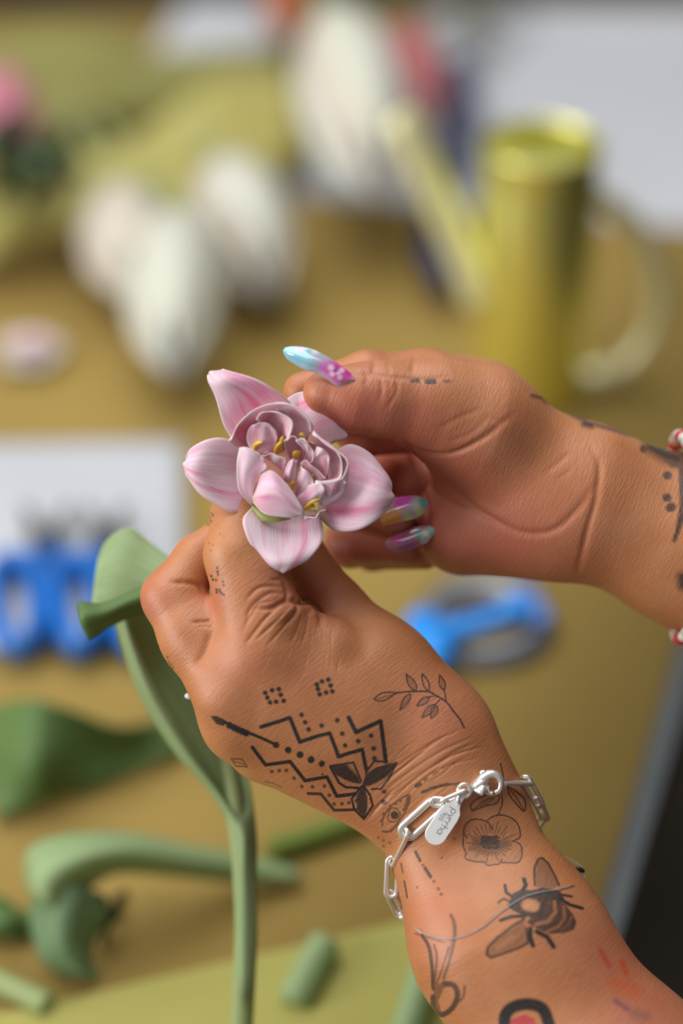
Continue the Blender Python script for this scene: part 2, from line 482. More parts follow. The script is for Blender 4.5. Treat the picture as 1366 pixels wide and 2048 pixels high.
L_CREASE = [
 ('cf', [(440,445),(560,440),(640,400),(700,360),(705,280),(650,150)], 5, -1.1),
 ('cf', [(700,370),(760,372),(800,385),(900,385),(960,430),(1005,500),(1005,600)], 6, -1.5),
 ('cf', [(790,400),(800,450),(760,520),(680,600)], 4.5, -.8),
 ('cf', [(720,385),(760,420),(700,480),(560,590)], 6, .55),
 ('cf', [(860,410),(930,450),(960,540)], 11, 1.0),
 ('cf', [(620,430),(500,540),(380,690),(330,760)], 4, -.5),
 ('cf', [(690,470),(580,580),(430,720)], 3.5, -.45), ('cf', [(740,540),(640,650),(520,780)], 3, -.3),
 ('cf', [(640,250),(520,240),(420,270),(330,360)], 4, -.5), ('cf', [(660,310),(560,300),(440,370),(360,460),(330,560)], 4, -.45),
 ('cf', [(560,180),(620,180),(640,170)], 4, -.5), ('cf', [(560,380),(450,400),(380,500),(300,640)], 3.5, -.35),
 ('cf', [(840,480),(800,620),(740,760)], 3, -.22), ('cf', [(900,500),(870,650),(820,800)], 3, -.2),
 ('c4', [(255,505),(330,505),(400,520),(435,560)], 5, -1.0), ('c4', [(370,722),(430,718),(478,716)], 4, -.8),
 ('c4', [(400,740),(450,745),(478,750)], 4, -.4), ('c4', [(478,760),(440,880),(390,960)], 9, -.8),
 ('c4', [(60,600),(120,500),(230,400)], 20, .3),
 ('p', [(520,1330),(640,1420),(760,1500)], 16, .5), ('p', [(455,1410),(560,1480),(680,1560)], 14, .4),
 ('p', [(470,1370),(600,1450),(740,1540)], 12, -.35),
] + [('c6', p, w, a) for p, w, a in [
 ([(120,1010),(330,840),(560,690),(760,600)], 2.6, -.26), ([(180,1060),(420,850),(640,720),(840,660)], 2.8, -.32),
 ([(130,900),(300,760),(520,620),(700,540)], 2.4, -.2), ([(300,1010),(470,860),(640,780),(800,740)], 2.4, -.2),
 ([(100,960),(260,830),(420,700),(560,600)], 3, -.3), ([(60,1150),(140,1050),(230,960)], 4, -.4),
 ([(500,800),(640,700),(780,640)], 3, -.25), ([(330,1120),(480,980),(620,900)], 3, -.2)]]
_r = random.Random(8)
for _ in range(34):                                  # many fine lines running across the wrist
    x0, y0 = _r.uniform(60, 560), _r.uniform(760, 1230); l_ = _r.uniform(90, 260)
    L_CREASE.append(('c6', [(x0, y0), (x0 + l_ * .45, y0 - l_ * .42 + _r.uniform(-8, 8)), (x0 + l_, y0 - l_ * .72)], _r.uniform(1.5, 2.2), -_r.uniform(.06, .14)))
for _ in range(46):                                  # and up the back of the hand towards the web
    x0, y0 = _r.uniform(350, 1250), _r.uniform(640, 1050); l_ = _r.uniform(60, 150); sl = (x0 - 700) / 900
    L_CREASE.append(('cf', [(x0, y0), (x0 - sl * l_ * .3 + l_ * .16, y0 - l_ * .5), (x0 - sl * l_ * .8 + l_ * .35, y0 - l_)], 1.6, -_r.uniform(.04, .10)))
def rnddots(c, n, x0, y0, x1, y1, w, s):
    return [('dots', c, [(random.uniform(x0, x1), random.uniform(y0, y1)) for _ in range(n)], w, s)]
def leafpoly(a, b, hw, n=7):
    a, b = np.array(a, float), np.array(b, float); d = b - a; p = np.array([-d[1], d[0]]) / np.linalg.norm(d)
    t = np.linspace(0, 1, n); w = hw * np.sin(math.pi * t ** .8)
    up = [tuple(a + d * x + p * y) for x, y in zip(t, w)]; dn = [tuple(a + d * x - p * y) for x, y in zip(t, w)]
    return up + dn[::-1]
L_INK = [
 ('fill', 'c5', [(115,318),(150,318),(195,338),(215,355),(190,375),(150,365)], 8, .95),
 ('line', 'c5', [(190,350),(330,412),(400,440),(490,480)], 17, .95), ('dots', 'c5', [(225,372),(250,384),(273,396),(297,406),(320,416)], 36, .95),
 ('dots', 'c5', [(490,482),(560,510),(627,536),(690,564)], 36, .92), ('dots', 'c5', [(751,588)], 32, .92), ('dots', 'c5', [(755,648)], 12, .8),
 ('line', 'c5', [(405,378),(500,352),(568,330),(625,466),(710,440),(795,416),(845,552),(980,508),(1002,620)], 20, .93),
 ('line', 'c5', [(903,328),(945,410),(1085,348),(1115,580)], 22, .93), ('line', 'c5', [(355,497),(430,597),(570,578),(655,687),(780,664),(835,775),(940,762)], 19, .9),
 ('line', 'c5', [(672,760),(745,762),(820,855),(945,852)], 15, .85),
 ('dots', 'c5', [(635,312),(655,355),(675,398),(750,373),(838,342),(867,418),(883,487),(957,460),(1030,430),(1045,502),(1050,560)], 25, .85),
 ('dots', 'c5', [(465,635),(508,630),(548,628),(592,673),(636,720),(697,722),(765,717),(793,770),(820,820),(865,818),(905,812),(945,800)], 20, .7),
 ('dots', 'c5', [(428,187),(468,172),(505,165),(517,198),(533,232),(490,238),(455,243),(440,215)], 25, .9),
 ('dots', 'c5', [(722,140),(752,122),(788,112),(800,145),(810,178),(775,185),(738,195),(728,165)], 25, .9),
 ('line', 'c5', [(235,562),(298,565),(325,607),(262,604),(235,562)], 9, .6), ('line', 'c5', [(250,575),(310,595)], 6, .5), ('line', 'c5', [(430,692),(475,702),(520,725)], 9, .4),
 ('fill', 'c5', [(798,602),(840,590),(900,600),(945,640),(975,705),(930,700),(880,680),(835,655)], 8, .93),
 ('line', 'c5', [(798,602),(930,585),(975,690)], 11, .85), ('line', 'c5', [(798,605),(850,700),(890,725),(960,728)], 13, .9),
 ('erase', 'c5', [(905,612),(948,650)], 8, .6),
 ('fill', 'c5', [(980,712),(1000,650),(1060,610),(1178,578),(1130,660),(1060,700),(1010,720)], 8, .93),
 ('line', 'c5', [(1000,640),(1050,575),(1110,580)], 12, .85), ('line', 'c5', [(1035,735),(1085,735),(1130,680),(1175,585)], 11, .85),
 ('fill', 'c5', [(985,700),(1010,780),(1010,840),(992,908),(950,850),(945,780)], 8, .93),
 ('line', 'c5', [(975,720),(920,790),(935,850),(990,905),(1040,830),(1025,770),(990,720)], 12, .9),
 ('dots', 'c5', [(1105,750),(1100,812)], 24, .75), ('dots', 'c5', [(1098,805),(1112,812)], 18, .6),
 # eye and dotted arcs at the wrist
 ('dots', 'c6', [(237,1128)], 50, .8), ('curve', 'c6', [(200,1100),(215,1080),(250,1085),(275,1120),(255,1165),(215,1175),(190,1150),(200,1100)], 9, .6),
 ('curve', 'c6', [(150,1200),(165,1130),(230,1050),(335,990),(325,1070),(260,1180),(195,1240),(155,1240)], 11, .6),
 ('curve', 'c6', [(330,1000),(318,1060),(300,1090)], 20, .6), ('line', 'c6', [(155,1240),(210,1240),(260,1190)], 13, .6),
 ('dots', 'c6', [(150,1040),(165,972),(245,1050),(275,1030),(205,1065),(160,1120),(148,1170)], 18, .6),
 ('line', 'c6', [(385,930),(410,918)], 24, .7), ('line', 'c6', [(425,972),(470,955)], 18, .7), ('line', 'c6', [(485,945),(530,935)], 18, .7), ('line', 'c6', [(545,930),(600,918)], 20, .7), ('line', 'c6', [(610,918),(680,912)], 16, .6),
 ('line', 'c6', [(440,890),(455,878)], 14, .6), ('line', 'c6', [(500,850),(530,832)], 12, .5), ('dots', 'c6', [(570,805),(640,775)], 14, .45),
 ('line', 'c6', [(380,1380),(410,1440)], 20, .75), ('dots', 'c6', [(430,1470),(505,1580),(535,1632),(555,1668)], 22, .55), ('line', 'c6', [(445,1490),(482,1550)], 22, .75),
 ('line', 'c6', [(280,1460),(292,1520)], 13, .55), ('line', 'c6', [(303,1580),(322,1690)], 13, .65), ('dots', 'c6', [(205,1318),(125,1280),(160,1300),(160,1340),(160,1390),(205,1400),(330,1300),(345,1270),(560,1420),(645,1290),(390,1620)], 17, .5),
 ('dots', 'c6', [(340,1305),(590,1265)], 36, .6),
 # leafy sprig
 ('curve', 'c6', [(712,532),(680,470),(640,420),(590,355),(520,312),(470,285),(380,283),(270,290),(235,300)], 11, .85),
] + [('line', 'c6', leafpoly(a, b, h) + [leafpoly(a, b, h)[0]], 9, .8) for a, b, h in [
 ((95,338),(245,292),26), ((385,280),(315,165),24), ((470,280),(425,162),20), ((575,275),(545,172),20), ((345,300),(272,410),20), ((475,322),(388,382),20), ((515,372),(422,462),22), ((525,382),(485,468),22)]
] + [('fill', 'c6', leafpoly(a, b, h), 6, .35) for a, b, h in [
 ((345,300),(272,410),20), ((475,322),(388,382),20), ((515,372),(422,462),22), ((525,382),(485,468),22), ((385,280),(315,165),24), ((575,275),(545,172),20)]
] + [('line', 'c6', [(588,352),(575,260)], 9, .8), ('line', 'c6', [(110,335),(235,302)], 6, .5), ('line', 'c6', [(470,322),(520,312)], 7, .7), ('line', 'c6', [(515,375),(545,340)], 8, .7),
 # flower with two leaves
 ('curve', 'c7', [(660,740),(635,700),(650,640),(700,605),(770,605),(830,635),(850,680)], 7, .8),
 ('curve', 'c7', [(815,610),(860,580),(930,570),(1010,600),(1055,660),(1062,735),(1010,768)], 7, .8),
 ('curve', 'c7', [(1010,768),(1060,790),(1080,850),(1065,910),(1040,930),(980,932),(920,930)], 7, .8),
 ('curve', 'c7', [(925,905),(905,940),(870,945),(820,952),(790,925),(740,925),(700,918),(650,900),(650,850),(630,800),(635,700)], 7, .8),
 ('fill', 'c7', [(640,640),(700,605),(780,605),(850,680),(850,580),(1010,600),(1060,730),(1010,765),(1080,850),(1050,925),(910,930),(820,950),(700,920),(650,900),(630,780)], 8, .16),
 ('blot', 'c7', [(740,780),(800,800),(880,800),(950,790)], 95, .62), ('blot', 'c7', [(700,820),(800,850),(880,850)], 60, .5),
] + [('line', 'c7', [(840 + 105 * math.cos(t), 780 + 75 * math.sin(t)), (840 + r * 200 * math.cos(t), 765 + r * 165 * math.sin(t))], 4.5, .6)
     for t, r in [(i * .22 + .05 * math.sin(i * 7), .82 + .14 * math.sin(i * 3.3)) for i in range(28)]
] + [('curve', 'c7', [(760 + 150 * random.random(), 720 + 110 * random.random()) for _ in range(4)], 6, .8) for _ in range(16)
] + [('curve', 'c7', [(895,572),(928,480),(920,380),(938,300),(915,180)], 6, .75),
 ('curve', 'c7', [(700,540),(690,490),(750,440),(850,400),(905,425),(880,480),(800,500),(700,540)], 6.5, .8), ('curve', 'c7', [(700,540),(780,470),(890,425)], 5, .6), ('curve', 'c7', [(760,500),(830,470),(870,440)], 5, .5),
 ('curve', 'c7', [(965,350),(1040,395),(1100,460),(1095,540),(1040,490),(985,420),(965,350)], 7, .8), ('curve', 'c7', [(975,365),(1040,440),(1090,530)], 6, .6), ('fill', 'c7', [(1000,400),(1040,440),(1085,520),(1040,490)], 6, .35),
 ('blot', 'c7', [(1245,670),(1285,690)], 52, .85),
 # bee
 ('fill', 'c8', [(650,290),(648,210),(665,168),(685,158),(715,185),(745,240),(768,290),(700,330)], 8, .45), ('line', 'c8', [(650,290),(648,210),(665,168),(685,158),(715,185),(745,240),(768,290)], 10, .8),
 ('line', 'c8', [(675,300),(670,230),(690,190)], 7, .5), ('line', 'c8', [(700,300),(715,240)], 6, .5),
 ('fill', 'c8', [(600,455),(540,490),(470,545),(425,590),(418,625),(440,640),(500,620),(570,595),(618,570),(610,500)], 8, .4), ('line', 'c8', [(600,455),(540,490),(470,545),(425,590),(418,625),(440,640),(500,620),(570,595),(618,570),(612,500)], 11, .8),
 ('line', 'c8', [(590,480),(520,540),(450,600)], 7, .5), ('line', 'c8', [(605,500),(560,570)], 7, .5), ('erase', 'c8', [(470,590),(540,540)], 26, .4),
 ('fill', 'c8', [(545,330),(585,310),(640,315),(690,300),(775,320),(795,360),(760,385),(720,370),(700,400),(690,440),(650,450),(600,440),(540,410),(520,390)], 10, .92),
 ('erase', 'c8', [(615,385),(645,390)], 62, .85), ('blot', 'c8', [(620,388),(640,392)], 40, .5, (.55, .30, .12)),
 ('fill', 'c8', [(640,440),(700,380),(760,360),(800,385),(835,430),(852,470),(840,505),(790,522),(720,525),(660,500),(610,470)], 10, .85),
 ('erase', 'c8', [(745,372),(750,420),(715,465),(655,480)], 18, .62), ('erase', 'c8', [(790,395),(795,450),(765,490),(710,512)], 14, .5), ('erase', 'c8', [(830,440),(815,480),(775,510)], 9, .35),
 ('line', 'c8', [(540,345),(512,325),(507,290)], 13, .9), ('line', 'c8', [(595,310),(608,290),(598,262)], 18, .9), ('line', 'c8', [(530,370),(500,355),(475,375)], 9, .8),
 ('line', 'c8', [(775,310),(840,295)], 9, .6), ('line', 'c8', [(770,335),(828,345)], 12, .85), ('line', 'c8', [(770,355),(820,385),(880,402)], 15, .92),
 ('line', 'c8', [(600,440),(540,442),(485,460)], 15, .9), ('line', 'c8', [(630,500),(628,540),(642,582)], 20, .9), ('line', 'c8', [(660,515),(710,540),(742,588)], 20, .92),
 # crescent and droplet figure
 ('curve', 'c8', [(245,435),(265,480),(262,560),(240,650),(210,740)], 13, .6), ('fill', 'c8', [(245,440),(272,500),(262,580),(225,690),(240,590),(255,520)], 5, .45),
 ('line', 'c8', [(72,525),(140,545),(213,568)], 6, .6), ('curve', 'c8', [(108,535),(140,590),(155,690),(160,790)], 16, .75), ('curve', 'c8', [(165,580),(178,640),(168,740),(160,790)], 11, .6), ('curve', 'c8', [(235,590),(205,690),(175,770)], 9, .6),
 ('curve', 'c8', [(215,765),(260,775),(278,820),(255,880),(205,915),(165,890),(160,830)], 24, .75), ('fill', 'c8', [(160,780),(200,760),(245,775),(210,790),(185,850),(200,905),(165,890)], 8, .6), ('curve', 'c8', [(312,780),(305,830),(275,860)], 13, .55),
 # red patch with black rim, coloured marks
 ('curve', 'c8', [(505,980),(508,920),(545,880),(620,865),(690,890),(725,980)], 52, .93), ('fill', 'c8', [(520,985),(535,940),(600,915),(650,935),(665,985)], 14, .85, (.50, .03, .06)),
 ('blot', 'c8', [(965,600),(1010,680)], 24, .55, (.50, .03, .04)), ('blot', 'c8', [(1070,660),(1095,720)], 26, .6, (.58, .05, .01)), ('blot', 'c8', [(1030,760),(1130,800)], 70, .38, (.60, .08, .01)),
 ('blot', 'c8', [(1040,850),(1100,890)], 26, .5, (.12, .03, .09)), ('blot', 'c8', [(1130,910),(1190,925)], 46, .35, (.10, .07, .06)), ('blot', 'c8', [(850,720),(870,735)], 20, .2, (.35, .1, .06)),
 # fingers
 ('dots', 'c4', [(470,125),(462,150),(480,140),(455,190),(450,180),(470,170)], 14, .5), ('dots', 'c4', [(460,290),(480,300),(470,330),(520,240),(540,250)], 12, .3),
 ('dots', 'c4', [(480,490),(472,470),(498,492),(505,425),(506,445),(508,460),(516,545),(502,560),(500,545),(535,500),(538,520),(540,572),(528,565),(522,556)], 14, .75),
 ('dots', 'c4', [(180,850),(188,880),(200,900),(232,915),(240,940),(222,935),(262,970),(252,955)], 12, .55),
]
L_FLUSH = [('p', 300,1200,60,.45), ('p',640,1190,60,.45), ('p',560,1180,60,.4), ('p',460,1330,90,.25), ('p',850,1840,90,.35), ('p',1230,1900,120,.4), ('p',1300,2020,120,.5), ('p',700,1600,80,.15), ('p',590,1330,70,.2), ('p',420,1200,40,.4), ('p',860,1440,100,.3)]
lh, LB = build_hand('left_hand', LP, V(200, 2700, 0) * [1, 1, 0] + [-2, -60, -88], np.array([250., 30., 62.]) , 1.3, person, L_CREASE, L_INK, L_FLUSH,
                    'tattooed left hand and forearm, back of the hand with zigzag, bee and flower tattoos', fine=((380, 1080), (1370, 2060)))
# ---- right hand (upper): palm side, thumb on top, other fingers folded in behind the flower
RP = [
 prim(1185,985,-26,112, 1380,1075,-32,140, 14), prim(1185,1035,-30,108, 1380,1105,-36,140, 14),
 prim(1380,1075,-32,148, 1900,1330,-44,185, 14),
 # heel of the hand and thumb ball
 prim(1085,1035,-32,108, 930,1048,-36,104, 16), prim(1110,960,-28,112, 960,860,-20,112, 16), prim(1185,1005,-28,118, 1080,1000,-32,125, 16),
 prim(1040,1000,-42,98, 900,960,-68,72, 14), prim(1000,860,-46,86, 900,820,-64,66, 14),
 # thumb
 prim(960,845,-16,108, 865,812,-10,88, 14), prim(865,812,-10,88, 765,798,-3,72, 8), prim(765,800,-3,72, 705,795,0,64, 5), prim(705,795,0,64, 650,785,2,44, 4),
 # index behind the thumb
 prim(960,800,-34,80, 850,758,-20,54, 10), prim(850,758,-20,54, 735,750,-14,48, 4), prim(735,750,-14,47, 605,782,-14,38, 3),
 prim(890,850,-52,52, 722,872,-38,42, 6), prim(722,872,-38,42, 640,812,-24,36, 3),  # extra mass added to block side light from the recess under the thumb
 # middle finger
 prim(900,880,-74,62, 745,930,-70,56, 8), prim(745,930,-70,54, 705,1000,-48,50, 3), prim(705,1000,-44,50, 790,1035,-27,38, 3),
 # ring finger
 prim(890,960,-76,60, 745,1020,-70,54, 6), prim(745,1020,-70,52, 700,1085,-50,50, 3), prim(700,1085,-48,48, 800,1094,-31,36, 3),
 # little finger
 prim(900,1030,-72,60, 790,1070,-68,50, 6), prim(790,1070,-68,46, 745,1100,-60,40, 3), prim(745,1100,-58,40, 850,1105,-46,34, 3),
]
R_CREASE = [
 ('c2', [(790,690),(850,725),(950,752),(1060,752),(1150,722),(1280,650),(1400,560)], 6, -1.7),
 ('c2', [(800,690),(850,800),(890,950),(920,1120),(925,1250)], 9, -2.6),
 ('c2', [(880,880),(960,980),(1060,1050),(1200,1100),(1366,1170)], 9, -.8),
 ('c2', [(640,300),(650,360),(632,430)], 5, -.75), ('c2', [(738,300),(735,380),(680,475)], 5, -.75), ('c2', [(690,300),(700,350),(690,420)], 5, -.4),
 ('c2', [(850,150),(840,200),(828,262)], 6, -1.0), ('c2', [(605,180),(598,230),(585,260)], 6, -1.1), ('c2', [(540,240),(560,290),(545,340)], 6, -.5), ('c2', [(700,180),(690,230),(700,270)], 6, -.4),
 ('c2', [(480,262),(600,272),(760,292),(900,300),(1060,285)], 6, -.7),
 ('c2', [(560,600),(650,640),(760,700)], 7, -.6), ('c2', [(1000,600),(1100,540),(1250,480)], 6, -.5), ('c2', [(1050,680),(1200,620),(1300,520)], 5, -.4),
 ('c3', [(0,790),(120,900),(280,1010),(450,1075),(620,1050),(760,920),(840,800)], 9, -1.1),
 ('c3', [(560,720),(640,660),(700,600)], 6, -.5), ('c3', [(620,760),(720,700)], 5, -.3),
 ('c3', [(880,640),(870,780),(850,900),(800,1080),(750,1300)], 8, -1.4), ('c3', [(820,560),(860,640),(880,700)], 7, -.4),
 ('c3', [(200,380),(300,420),(380,370)], 7, -.5), ('c3', [(0,590),(60,585),(200,500),(330,400)], 5, -.6),
]
R_INK = [
 ('dots', 'c2', [(838,310),(858,305),(872,308)], 26, .75), ('line', 'c2', [(925,312),(965,310)], 32, .85), ('line', 'c2', [(1030,308),(1060,310)], 20, .5), ('dots', 'c2', [(600,250)], 20, .25),
 ('blot', 'c3', [(480,268),(560,285)], 22, .6), ('blot', 'c3', [(560,290),(650,330),(720,375),(790,410)], 38, .7), ('blot', 'c3', [(790,430),(830,440)], 44, .8), ('blot', 'c3', [(850,435),(950,462),(1060,495)], 30, .6),
 ('blot', 'c3', [(1180,560),(1260,610),(1330,640)], 90, .85), ('fill', 'c3', [(1110,500),(1150,560),(1210,590),(1250,650),(1300,690),(1366,700),(1420,700),(1420,520),(1300,510)], 60, .8), ('dots', 'c3', [(1135,580)], 40, .7),
 ('dots', 'c3', [(1275,735),(1272,865),(1290,925),(1300,920)], 46, .75), ('fill', 'c3', [(1340,690),(1345,920),(1320,1060),(1300,1120),(1320,1135),(1366,1020),(1440,900),(1440,680)], 30, .85),
 ('blot', 'c3', [(1360,1330),(1366,1380)], 60, .75),
]
R_FLUSH_SHADE = [('p',720,840,100,.85), ('p',800,900,130,.8), ('p',900,960,120,.7), ('p',1000,1100,160,.7), ('p',850,1050,120,.9), ('p',720,1090,90,.85), ('p',1000,880,100,.35), ('p',650,790,60,.5), ('p',740,950,100,.9), ('p',1100,1050,140,.4)]  # palm redness, plus shade painted into the recess between thumb and fingers
rh, RB = build_hand('right_hand', RP, np.array([-45., -66., -118.]), np.array([225., 72., 22.]), 1.4, person, R_CREASE, R_INK, R_FLUSH_SHADE,
                    'right hand seen from the palm, thumb on top with a blue and magenta nail', uvdir=(.9, -.4))
# ---------------------------------------------------------------- setting
def slab(name, pts, z0, z1, mat, parent=None, label=None):
    """prism from a ground polygon"""
    n = len(pts); v = [(p[0], p[1], z0) for p in pts] + [(p[0], p[1], z1) for p in pts]
    f = [tuple(range(n))[::-1], tuple(range(n, 2 * n))] + [(i, (i + 1) % n, n + (i + 1) % n, n + i) for i in range(n)]
    return mesh_obj(name, v, f, mat, parent, False, label=label)
M_floor = simple('dark_floor', (.040, .030, .018), (.062, .046, .028), 3, .7)
M_wall = simple('wall_paint', (.50, .49, .46), (.54, .53, .50), 2, .8)
tag(slab('floor', [(-3, -1.5), (3, -1.5), (3, 4), (-3, 4)], -.05, 0, M_floor), kind='structure')
tag(slab('wall_back', [(-3, 4), (3, 4), (3, 4.1), (-3, 4.1)], 0, 2.8, M_wall), kind='structure')
M_dwall = simple('dark_reflection_wall', (.035, .028, .022), (.05, .04, .03), 3, .6)  # unseen wall coloured dark so the can's right side reflects darker
tag(slab('wall_right', [(1.9, -1.5), (2.0, -1.5), (2.0, 4), (1.9, 4)], 0, 2.8, M_dwall), kind='structure')
# table with a dark top under kraft paper; its right edge runs away from the viewer
eA, eB = T(1400, 1290)[:2], T(1188, 2048)[:2]
ed = (eA - eB) / np.linalg.norm(eA - eB)
fA, fB = T(0, 26)[:2], T(1366, 2)[:2]
fd = (fB - fA) / np.linalg.norm(fB - fA)
def isect(p, d, q, e):
    t = np.linalg.solve(np.array([d, -e]).T, q - p)[0]; return p + d * t
c_far_r = isect(eB, ed, fA, fd); c_far_l = c_far_r - fd * 1.5
c_near_r = eB - ed * .28; c_near_l = c_near_r + (c_far_l - c_far_r)
quad = [c_near_r, c_far_r, c_far_l, c_near_l]
M_wood = simple('dark_table_wood', (.028, .024, .022), (.045, .038, .032), 30, .5, stretch=(1, .1, 1))
M_edge = simple('table_edge_metal', (.050, .060, .064), (.068, .080, .084), 20, .45)
tb = thing('table', 'work table with a grey edge, covered in brown kraft paper', 'table', (c_near_r[0], c_near_r[1], 0))
cen = sum(quad) / 4
slab('tabletop', [p for p in quad], TABLE - .035, TABLE - .0012, M_edge, tb)
for p in quad:
    q = p + (cen - p) * .1
    slab('leg', [(q[0] - .03, q[1] - .03), (q[0] + .03, q[1] - .03), (q[0] + .03, q[1] + .03), (q[0] - .03, q[1] + .03)], 0, TABLE - .036, M_wood, tb)
M_kraft = simple('kraft_paper', (.29, .197, .054), (.35, .243, .070), 5, .9, spec=.15, bump=.4, bscale=260)
def sheet(name, pts, h, mat, label, cat, n=26, amp=.0, seed=1, thick=.0006, curl=0):
    """paper sheet lying on the table: bilinear patch of 4 table points with gentle undulation"""
    a, b, c, d = [np.array(p, float) for p in pts]; rs = np.random.RandomState(seed)
    ph = rs.rand(8) * 6.28; fr = rs.uniform(1.5, 7, 8); an = rs.rand(8) * 3.14
    v = []; uv = []
    for i in range(n):
        for j in range(n):
            u, w = j / (n - 1), i / (n - 1)
            p = (a * (1 - u) + b * u) * (1 - w) + (d * (1 - u) + c * u) * w
            z = sum(math.sin(fr[k] * (u * math.cos(an[k]) + w * math.sin(an[k])) * 2 + ph[k]) / (1 + .5 * k) for k in range(8)) * amp
            edge = max(abs(2 * u - 1), abs(2 * w - 1)) ** 6 * curl
            v.append((p[0], p[1], p[2] + h + max(z + amp * 1.6, 0) + edge)); uv.append((u, w))
    f = [(i * n + j, i * n + j + 1, (i + 1) * n + j + 1, (i + 1) * n + j) for i in range(n - 1) for j in range(n - 1)]
    o = mesh_obj(name, v, f, mat, None, True, uv)
    m = o.modifiers.new('thickness', 'SOLIDIFY'); m.thickness = thick; m.offset = 1
    return tag(o, label, cat)
def t3(q, z=TABLE): return (q[0], q[1], z)
ins = .012
sheet('kraft_paper_sheet', [t3(c_near_l), t3(c_near_r - fd * ins), t3(c_far_r - fd * ins), t3(c_far_l)], 0.0, M_kraft,
      'large brown kraft paper sheet covering the whole table top', 'paper', n=8)
M_white = simple('white_paper', (.48, .50, .54), (.52, .535, .575), 4, .7)
M_tan = simple('olive_tan_paper', (.36, .335, .09), (.41, .38, .115), 5, .8, spec=.2)
M_olive = simple('olive_tissue', (.38, .34, .085), (.47, .42, .13), 14, .6, bump=.5, bscale=60)
M_olive2 = simple('sage_tissue', (.21, .20, .045), (.28, .265, .075), 16, .6, bump=.5, bscale=60)
sheet('paper_sheet', [T(560, 395), T(1600, 480), T(1800, 20), T(880, 14)], .0012, M_white,
      'large white paper sheet on the table behind the gold watering can', 'paper', amp=.0008, seed=3)
sheet('paper_sheet', [T(300, 120), T(560, 112), T(540, 12), T(370, 12)], .0016, M_white,
      'small white paper at the far end of the table, left of the tall white tulip', 'paper', amp=.001, seed=4)
sheet('paper_sheet', [T(-140, 1325), T(372, 1290), T(366, 893), T(-140, 896)], .0012, M_white,
      'white paper sheet lying under the blue floral scissors', 'paper', amp=.0012, seed=5)
sheet('tan_paper_sheet', [T(-150, 2250), T(1100, 2250), T(880, 1835), T(-150, 2075)], .0012, M_tan,
      'lighter olive-tan paper in the near foreground, under the cut stems', 'paper', amp=.001, seed=6)
# ---------------------------------------------------------------- plant materials
def leaf_mat(name, c1, c2, c3):   # waxy blade, a little light passes through
    m, nt, b = newmat(name); L = nt.links.new
    uv = nd(nt, 'ShaderNodeUVMap', uv_map='UVMap'); mp = nd(nt, 'ShaderNodeMapping'); mp.inputs['Scale'].default_value = (14, .8, 1)
    L(uv.outputs[0], mp.inputs[0])
    n = nd(nt, 'ShaderNodeTexNoise'); n.inputs['Scale'].default_value = 2.2; n.inputs['Detail'].default_value = 4; L(mp.outputs[0], n.inputs['Vector'])
    L(ramp(nt, n.outputs[0], [(.3, c1), (.55, c2), (.75, c3)]), b.inputs['Base Color'])
    b.inputs['Roughness'].default_value = .48; b.inputs['Specular IOR Level'].default_value = .3
    b.inputs['Subsurface Weight'].default_value = .12; b.inputs['Subsurface Scale'].default_value = .002
    bp = nd(nt, 'ShaderNodeBump'); bp.inputs['Strength'].default_value = .25; bp.inputs['Distance'].default_value = .0006
    L(n.outputs[0], bp.inputs['Height']); L(bp.outputs[0], b.inputs['Normal'])
    tr = nd(nt, 'ShaderNodeBsdfTranslucent'); tr.inputs[0].default_value = (c2[0] * 1.1, c2[1] * 1.2, c2[2] * .6, 1)
    ms = nd(nt, 'ShaderNodeMixShader'); ms.inputs[0].default_value = .25
    L(b.outputs[0], ms.inputs[1]); L(tr.outputs[0], ms.inputs[2]); L(ms.outputs[0], nt.nodes['Material Output'].inputs[0])
    return m
M_leaf = leaf_mat('tulip_leaf', (.27, .39, .17), (.35, .47, .235), (.44, .55, .33))
M_leafd = leaf_mat('dark_tulip_leaf', (.10, .18, .05), (.14, .24, .075), (.20, .32, .12))
M_leafb = leaf_mat('blue_green_leaf', (.13, .22, .10), (.21, .33, .17), (.30, .42, .25))
M_stem = leaf_mat('tulip_stem', (.32, .41, .15), (.40, .48, .22), (.50, .56, .31))
M_leafk = leaf_mat('deep_foliage', (.012, .028, .008), (.022, .042, .012), (.04, .07, .03))
